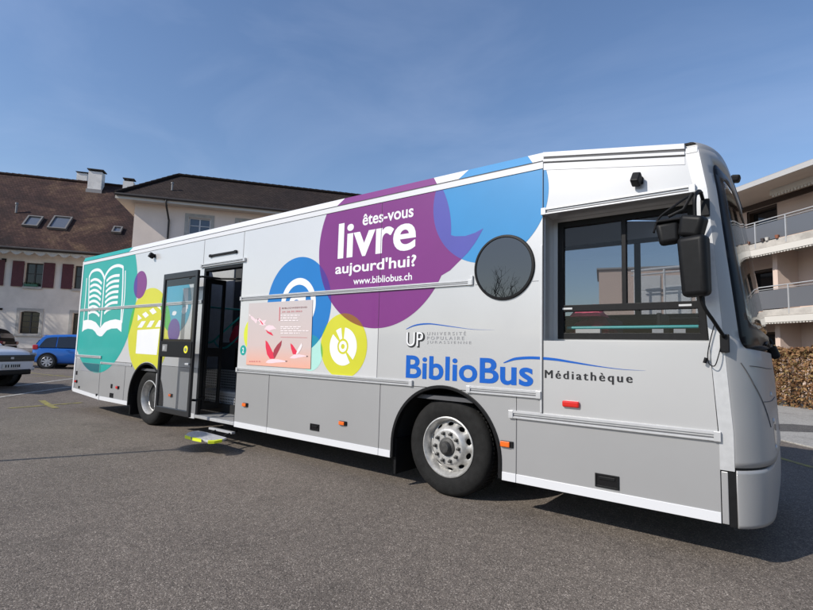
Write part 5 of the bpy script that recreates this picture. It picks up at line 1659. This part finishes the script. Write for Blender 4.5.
# ================================================================== PARKED CARS
TYRE = mat('car_tyre', (.02, .02, .02), .8)
ALLOY = mat('car_alloy', (.50, .50, .52), .35, .4)
CGLASS = mat('car_window_glass', (.012, .014, .017), .04, spec=.9)
def car(name, label, cat, loc, rz, paint_m, length, width, height, prof, belt, cab, wheels, wr=.31, group=None, low_black=True, rear=True):
    """prof: list of (x, z_low, z_top, width factor), rear to front; cab: roofline points (x, z); belt: height of the window line"""
    T = thing(name, label, cat, loc, rz, group)
    Mw = T.matrix_basis
    hw = width/2
    P3 = lambda x, y, z: Mw @ Vector((x, y, z))
    mb = MB(); rows = []
    for x, zl, zt, wf in prof:
        w = hw*wf
        half = [(w*.82, zl), (w*.96, zl+.05), (w*.995, zl+.22), (w, zl+(zt-zl)*.55), (w*.975, zt-.09), (w*.90, zt-.015), (w*.60, zt+.012), (0, zt+.02)]
        ring = half+[(-y, z) for y, z in half[-2::-1]]
        rows.append([P3(x, y, z) for y, z in ring])
    V = mb.grid(rows, True)
    mb.bm.faces.new(V[0][::-1]); mb.bm.faces.new(V[-1])
    mb.build('body', paint_m, T, smooth=180, subd=2)
    zr = max(z for x, z in cab)
    def wy(z): t = min(1, max(0, (z-belt)/(zr-belt))); return hw*(.93-.20*t**1.2)
    mb = MB(); rows = []
    C = curve(cab, 5)
    for x, z in C:
        w = wy(z)
        rows.append([P3(x, y, zz) for y, zz in ((-w, z), (-w*.93, z+.025*(z > belt+.1)), (-w*.5, z+.045*(z > belt+.1)), (0, z+.05*(z > belt+.1)), (w*.5, z+.045*(z > belt+.1)), (w*.93, z+.025*(z > belt+.1)), (w, z))])
    V = mb.grid(rows)
    mb.bm.faces.new([r[0] for r in V]); mb.bm.faces.new([r[-1] for r in V][::-1])
    mb.build('roof', paint_m, T, smooth=45)
    # side glass: the roofline polygon shrunk, cut by pillars
    cx = sum(p[0] for p in cab)/len(cab)
    x0 = cab[0][0]; x1 = cab[-1][0]
    shr = []
    for x, z in C:
        shr.append((x+(.13 if x < cx else -.20)*(1 if z > belt+.05 else 1.3), max(belt+.02, z-.065)))
    cuts = [x0+(x1-x0)*.27, x0+(x1-x0)*.58]
    spans = [(x0-.5, cuts[0]-.025), (cuts[0]+.025, cuts[1]-.03), (cuts[1]+.03, x1+.5)]
    if prof[-1][0]-x1 < .5: pass
    for s_ in (-1, 1):
        for a, b in spans:
            pl = clip(shr, rect(a, 0, b, 3)) or clip(shr[::-1], rect(a, 0, b, 3))
            if len(pl) < 3: continue
            mb = MB(); mb.prism(pl, lambda u, v, d: P3(u, s_*(wy(v)+d), v), -.02, .018); mb.build('side_window', CGLASS, T)
    # windscreen and rear window follow the roofline ends
    def end_glass(i0, i1, nm, off):
        A = C[i0]; B = C[i1]
        mb = MB()
        d = Vector((B[1]-A[1], 0, -(B[0]-A[0]))).normalized()*off
        def q(p, f): return [P3(p[0]+d.x, y*wy(p[1])*f, p[1]+d.z+.03) for y in (-1, -.5, 0, .5, 1)]
        a_ = tuple(A[k]+(B[k]-A[k])*.08 for k in (0, 1)); b_ = tuple(A[k]+(B[k]-A[k])*.86 for k in (0, 1))
        mb.grid([q(a_, .86), q(b_, .84)]); mb.build(nm, CGLASS, T, solid=.012)
    n5 = len(C)
    end_glass(1, 5, 'rear_window', -.045); end_glass(n5-2, n5-6, 'windscreen', .045)
    for wx in wheels:
        for s_ in (-1, 1):
            c = P3(wx, s_*(hw-.20), wr)
            ax = (Mw.to_3x3() @ Vector((0, s_, 0)))
            mb = MB(); mb.lathe([(0, .195), (wr+.055, .195), (wr+.065, .203), (wr+.02, .208), (0, .206)], c+Vector((0, 0, .015)), ax, 32)
            mb.build('wheel_arch', BLACK, T)
            mb = MB(); mb.lathe([(.6*wr, .0), (wr, .02), (wr, .19), (wr*.93, .222), (wr*.70, .226), (wr*.66, .21)], c, ax, 36); t = mb.build('wheel', TYRE, T, smooth=40)
            mb = MB(); mb.lathe([(wr*.69, .222), (wr*.66, .228), (wr*.62, .20)], c, ax, 36)
            u = ax.orthogonal().normalized(); w = ax.cross(u)
            for k in range(8):
                a = 2*PI*k/8; d = u*math.cos(a)+w*math.sin(a); e = ax.cross(d)
                mb.hexa([c+ax*o+d*r*wr+e*q for o in (.196, .220) for r, q in ((.10, -.028), (.66, -.035), (.66, .035), (.10, .028))])
            mb.lathe([(0, .226), (.15*wr, .224), (.18*wr, .2)], c, ax, 16)
            mb.build('rim', ALLOY, t)
            mb = MB(); mb.lathe([(0, .19), (wr*.68, .19)], c, ax, 24); mb.build('brake_shadow', DARK, t)
    def fit(nm, x0, x1, y0, y1, z0, z1, m, bev=.01, par=None):
        mb = MB(); mb.box((x0, y0, z0), (x1, y1, z1), Mw); return mb.build(nm, m, par or T, bevel=bev, seg=3)
    return T, fit, hw
BLUEP = paint('bright_blue_paint', (.016, .13, .48), .25, .1, .8)
WHITEP = paint('white_car_paint', (.76, .77, .80), .25, .0, .8)
BLACKP = mat('black_car_paint', (.003, .003, .0035), .6, spec=.08)
LAMPR = mat('tail_lamp_red', (.50, .015, .03), .15, coat=.8)
PLATE = mat('number_plate', (.62, .62, .60), .5)
# blue hatchback: its side to the camera, rear on the left
bz = 22.3
bl_ = view(bz*(76-406.5)/F_PX, bz); 
rzb = math.atan2(FD.y, FD.x)+R(2)
hatch = [(-1.93, .42, .80, .74), (-1.90, .30, .95, .86), (-1.78, .22, .98, .94), (-1.35, .20, .96, .985), (-.6, .18, .93, 1), (.3, .18, .92, 1), (.9, .18, .90, 1), (1.25, .20, .84, .985), (1.6, .22, .76, .95), (1.82, .25, .66, .86), (1.93, .33, .56, .74)]
B0 = hit(42.3, 360, view(0, bz), FWD)
bpos = view(bz*(42.3-406.5)/F_PX, bz)+Vector((math.cos(rzb), math.sin(rzb), 0))*1.90
T, fit, hw = car('blue_hatchback', 'bright blue small hatchback parked by the farmhouse, mostly behind the bus tail', 'car',
    (bpos.x, bpos.y, gz(bpos.x, bpos.y)), rzb, BLUEP, 3.9, 1.72, 1.50, hatch, .90,
    [(-1.80, .94), (-1.66, 1.22), (-1.48, 1.40), (-.9, 1.455), (-.2, 1.47), (.35, 1.40), (.75, 1.18), (1.12, .88)], (-1.28, 1.22))
for s_ in (-1, 1):
    y0, y1 = sorted((s_*.56, s_*.80)); fit('tail_lamp', -1.885, -1.68, y0, y1, .82, 1.02, LAMPR, .03)
    fit('door_handle', -.62, -.45, *sorted((s_*.855, s_*.885)), .80, .83, BLUEP, .008)
    fit('door_mirror', .52, .68, *sorted((s_*.84, s_*1.0)), .92, 1.05, BLUEP, .03)
fit('rear_spoiler', -1.60, -1.30, -.55, .55, 1.425, 1.455, BLUEP, .012)
fit('number_plate', -1.95, -1.925, -.26, .26, .62, .73, PLATE, .003)
fit('sill_trim', -.9, .85, -.855, -.80, .18, .24, BLACK, .01)
# white car: its nose towards the bus
wz = 13.0
wpos_n = view(wz*(7-406.5)/F_PX, wz)       # middle of the nose
rzw = R(36)
hd_ = Vector((math.cos(rzw), math.sin(rzw), 0))
wpos = wpos_n-hd_*2.12
suv = [(-2.15, .45, .80, .76), (-2.08, .34, .98, .88), (-1.8, .27, 1.02, .96), (-1.2, .24, 1.0, .99), (-.3, .23, .98, 1), (.6, .23, .97, 1), (1.1, .24, .96, .99), (1.5, .26, .93, .975), (1.85, .28, .88, .95), (2.03, .30, .82, .90), (2.12, .34, .76, .82), (2.15, .42, .66, .76)]
T, fit, hw = car('white_car', 'white car at the left edge, its dark grille and pale number plate facing the bus', 'car', (wpos.x, wpos.y, gz(wpos.x, wpos.y)), rzw, WHITEP, 4.3, 1.80, 1.5, suv, .98,
    [(-1.95, 1.0), (-1.75, 1.30), (-1.45, 1.45), (-.8, 1.50), (-.1, 1.50), (.35, 1.42), (.75, 1.2), (1.18, .95)], (-1.32, 1.32), wr=.33)
GR = mat('dark_grille', (.010, .010, .011), .3)
g_ = fit('grille', 2.06, 2.165, -.70, .70, .60, .745, GR, .02)
for k in range(3): fit('grille_bar', 2.166, 2.172, -.66, .66, .62+k*.04, .632+k*.04, mat('grille_bar', (.03, .03, .03), .3), .002, g_)
fit('badge', 2.168, 2.176, -.045, .045, .655, .70, ALLOY, .01)
pl_ = fit('number_plate', 2.16, 2.178, -.26, .26, .455, .555, PLATE, .003)
for k, a in enumerate((-.19, -.12, -.03, .03, .09, .15, .20)):
    fit('plate_mark', 2.1785, 2.180, a, a+.035, .475, .535, BLACK, 0, pl_)
fit('lower_intake', 2.05, 2.165, -.62, .62, .30, .42, BLACK, .03)
for s_ in (-1, 1):
    fit('headlight', 1.90, 2.10, *sorted((s_*.60, s_*.84)), .70, .79, mat('car_headlight', (.25, .27, .30), .08, coat=1), .03)
    fit('fog_lamp', 2.0, 2.10, *sorted((s_*.68, s_*.80)), .38, .46, mat('fog_lamp', (.55, .55, .52), .2), .02)
    fit('door_mirror', .62, .80, *sorted((s_*.90, s_*1.08)), 1.02, 1.16, WHITEP, .03)
T.scale = (1.10, 1.10, 1.17)
# dark car behind it
dz_ = 21.5
rzd = rzb+PI
dn = view(dz_*(1-406.5)/F_PX, dz_)
dpos = dn-Vector((math.cos(rzb), math.sin(rzb), 0))*1.95+FWD*.6
T, fit, hw = car('black_car', 'black car behind the white one at the left edge, only its rounded tail showing', 'car', (dpos.x, dpos.y, gz(dpos.x, dpos.y)), rzd, BLACKP, 4.2, 1.8, 1.62, [(x*1.05, zl+.05, zt+.12, w) for x, zl, zt, w in hatch], 1.05,
    [(-1.88, 1.08), (-1.74, 1.38), (-1.5, 1.56), (-.9, 1.62), (-.2, 1.62), (.35, 1.54), (.75, 1.3), (1.15, 1.02)], (-1.3, 1.3), wr=.33)
for s_ in (-1, 1): fit('tail_lamp', -2.03, -1.86, *sorted((s_*.55, s_*.82)), .92, 1.06, mat('tail_lamp_dim', (.12, .01, .015), .2), .03)
fit('number_plate', -2.05, -2.02, -.26, .26, .70, .80, PLATE, .003)
fit('trim_strip', -2.035, -2.0, -.60, .60, .88, .91, ALLOY, .004)

# low wooded hills on the horizon
mb = MB(); rows = []
rk = random.Random(21); ph = [rk.uniform(0, 6) for _ in range(6)]
for k in range(121):
    a = 2*PI*k/120
    h = 11+4*math.sin(3*a+ph[0])+3*math.sin(7*a+ph[1])+1.6*math.sin(17*a+ph[2])+1.0*math.sin(37*a+ph[3])
    rows.append([(math.cos(a)*q, math.sin(a)*q, z) for q, z in ((300, -1), (330, h*.55), (380, h*.9), (450, h), (560, h*.8))])
mb.grid(rows); structure(mb.build('hills', mat('wooded_hill', (.045, .055, .03), .95, color2=(.075, .07, .045), nscale=.05), smooth=180))

# ================================================================== BEECH HEDGE
HD = AD; HN = AN
hp = Plane(view(12.25+.0, 14.7), AD, AN)
h0, h1 = -6.0, 13.5
hb = .03
hh = 1.82
HED = thing('beech_hedge', 'clipped beech hedge with dry coppery brown leaves below the apartment balconies', 'hedge', hp.p(3, hb, -.5))
def leaf_mat(name, cols):
    m = bpy.data.materials.new(name); m.use_nodes = True
    n = m.node_tree.nodes; l = m.node_tree.links.new; b = n['Principled BSDF']
    b.inputs['Roughness'].default_value = .75
    g_ = n.new('ShaderNodeNewGeometry'); r = n.new('ShaderNodeValToRGB'); e = r.color_ramp.elements
    e[0].color = (*cols[0], 1); e[1].color = (*cols[-1], 1)
    for k, c in enumerate(cols[1:-1]): q = e.new((k+1)/(len(cols)-1)); q.color = (*c, 1)
    l(g_.outputs['Random Per Island'], r.inputs[0]); l(r.outputs[0], b.inputs['Base Color'])
    return m
BEECH = leaf_mat('dry_beech_leaves', [(.07, .032, .014), (.14, .065, .025), (.22, .11, .045), (.30, .17, .075), (.20, .15, .05)])
rh = random.Random(11)
mb = MB()
for k in range(44000):
    a = rh.uniform(h0, h1)
    bulge = .10*math.sin(a*2.1)+.07*math.sin(a*5.3+1)
    top = hh+.07*math.sin(a*3.1+.6)+.05*math.sin(a*8.7)
    t = rh.random()
    if t < .62:
        z = hb+rh.random()**.8*(top-hb); d = bulge*.6-abs(rh.gauss(0, .10))+.05*math.sin(z*6+a*4)
    elif t < .85:
        z = top-abs(rh.gauss(0, .07))+.02; d = rh.uniform(-1.0, .05)
    else:
        z = hb+rh.random()*(top-hb); d = rh.uniform(-1.0, 0)
    c = hp.p(a, z, d)
    u = Vector((rh.gauss(0, 1), rh.gauss(0, 1), rh.gauss(0, .8))).normalized(); w = u.orthogonal().normalized()
    w = (w*math.cos(rh.random()*6)+u.cross(w)*math.sin(rh.random()*6)).normalized()
    s_ = .03+.065*rh.random()**1.8
    mb.face([c-u*s_, c-u*s_*.2+w*s_*.5, c+u*s_, c-u*s_*.1-w*s_*.5])
mb.build('leaves', BEECH, HED, recalc=False, merge=False)
mb = MB()
TW = mat('beech_twig', (.10, .075, .055), .8)
for k in range(420):
    a = rh.uniform(h0, h1); d = rh.uniform(-.85, -.08)
    p = hp.p(a, hb, d); q = p+AD*rh.gauss(0, .15)+AN*rh.uniform(-.1, .14)+UP*rh.uniform(.9, 1.85)
    mb.tube([p, p.lerp(q, .5)+AD*rh.gauss(0, .04), q], [.014, .009, .003], 5, caps=False)
mb.build('stems', TW, HED)

# ================================================================== LAMP POST (its shadow crosses the car park), BARE TREES
lb = Vector((-6.62, -.24, 0))-Vector((.5375, 1.25, -1))*4.6
lb.z = 0
LP = thing('lamp_post', 'slim grey lamp post with a round flat head, left of the car park', 'lamp post', lb)
GALV = mat('galvanised_steel', (.32, .32, .32), .5, .4)
mb = MB(); mb.tube([lb, lb+UP*1.0, lb+UP*4.5], [.055, .045, .035], 12); mb.build('pole', GALV, LP, smooth=40)
mb = MB(); mb.lathe([(0, .03), (.30, .0), (.33, -.03), (.30, -.06), (0, -.07)], lb+UP*4.6, UP, 32); mb.build('lamp_head', GALV, LP, smooth=40)
mb = MB(); mb.lathe([(0, -.075), (.24, -.072), (.26, -.062)], lb+UP*4.6, UP, 24); mb.build('diffuser', mat('lamp_diffuser', (.6, .6, .58), .4), LP)
BARK = mat('grey_bark', (.085, .07, .058), .9, noise=.2, nscale=6)
def bare_tree(name, label, base, h, seed, spread=.9, group=None):
    T = thing(name, label, 'tree', base, 0, group)
    r_ = random.Random(seed)
    tr = MB(); cr = MB()
    base = Vector(base)
    def grow(p, d, l, r, lvl):
        n = 4
        pts = [p]; q = p
        for k in range(n):
            d = (d+Vector((r_.gauss(0, .13), r_.gauss(0, .13), r_.gauss(.03, .07)))).normalized()
            q = q+d*l/n; pts.append(q)
        m = tr if lvl == 0 else cr
        m.tube(pts, [r*(1-.45*k/n) for k in range(n+1)], 8 if lvl < 2 else 4 if lvl < 4 else 3, caps=False)
        if lvl >= 5: return
        for k in range(4 if lvl < 2 else 3):
            t = r_.uniform(.45, 1) if lvl else r_.uniform(.55, 1)
            i = min(n-1, int(t*n)); s = pts[i].lerp(pts[i+1], t*n-i)
            a = Vector((r_.gauss(0, 1), r_.gauss(0, 1), r_.gauss(0, .5))); a = (a-d*a.dot(d)).normalized()
            grow(s, (d+a*spread*r_.uniform(.6, 1.1)+UP*.15).normalized(), l*r_.uniform(.58, .78), r*.52, lvl+1)
    grow(base, UP, h*.38, h*.022, 0)
    tr.build('trunk', BARK, T, smooth=60, merge=False); cr.build('branches', BARK, T, smooth=60, merge=False)
    return T
def g_at(x, y): return (x, y, gz(x, y)-.05)
bare_tree('bare_tree', 'bare grey tree behind the camera, mirrored in the round bus window', g_at(-15.0, -25.5), 7.4, 3)
bare_tree('bare_tree', 'bare grey tree left of the frame whose branches shade the farmhouse wall', g_at(*(lambda v: (v.x, v.y))(view(-31.2, 25.3))), 13.5, 8, 1.0)
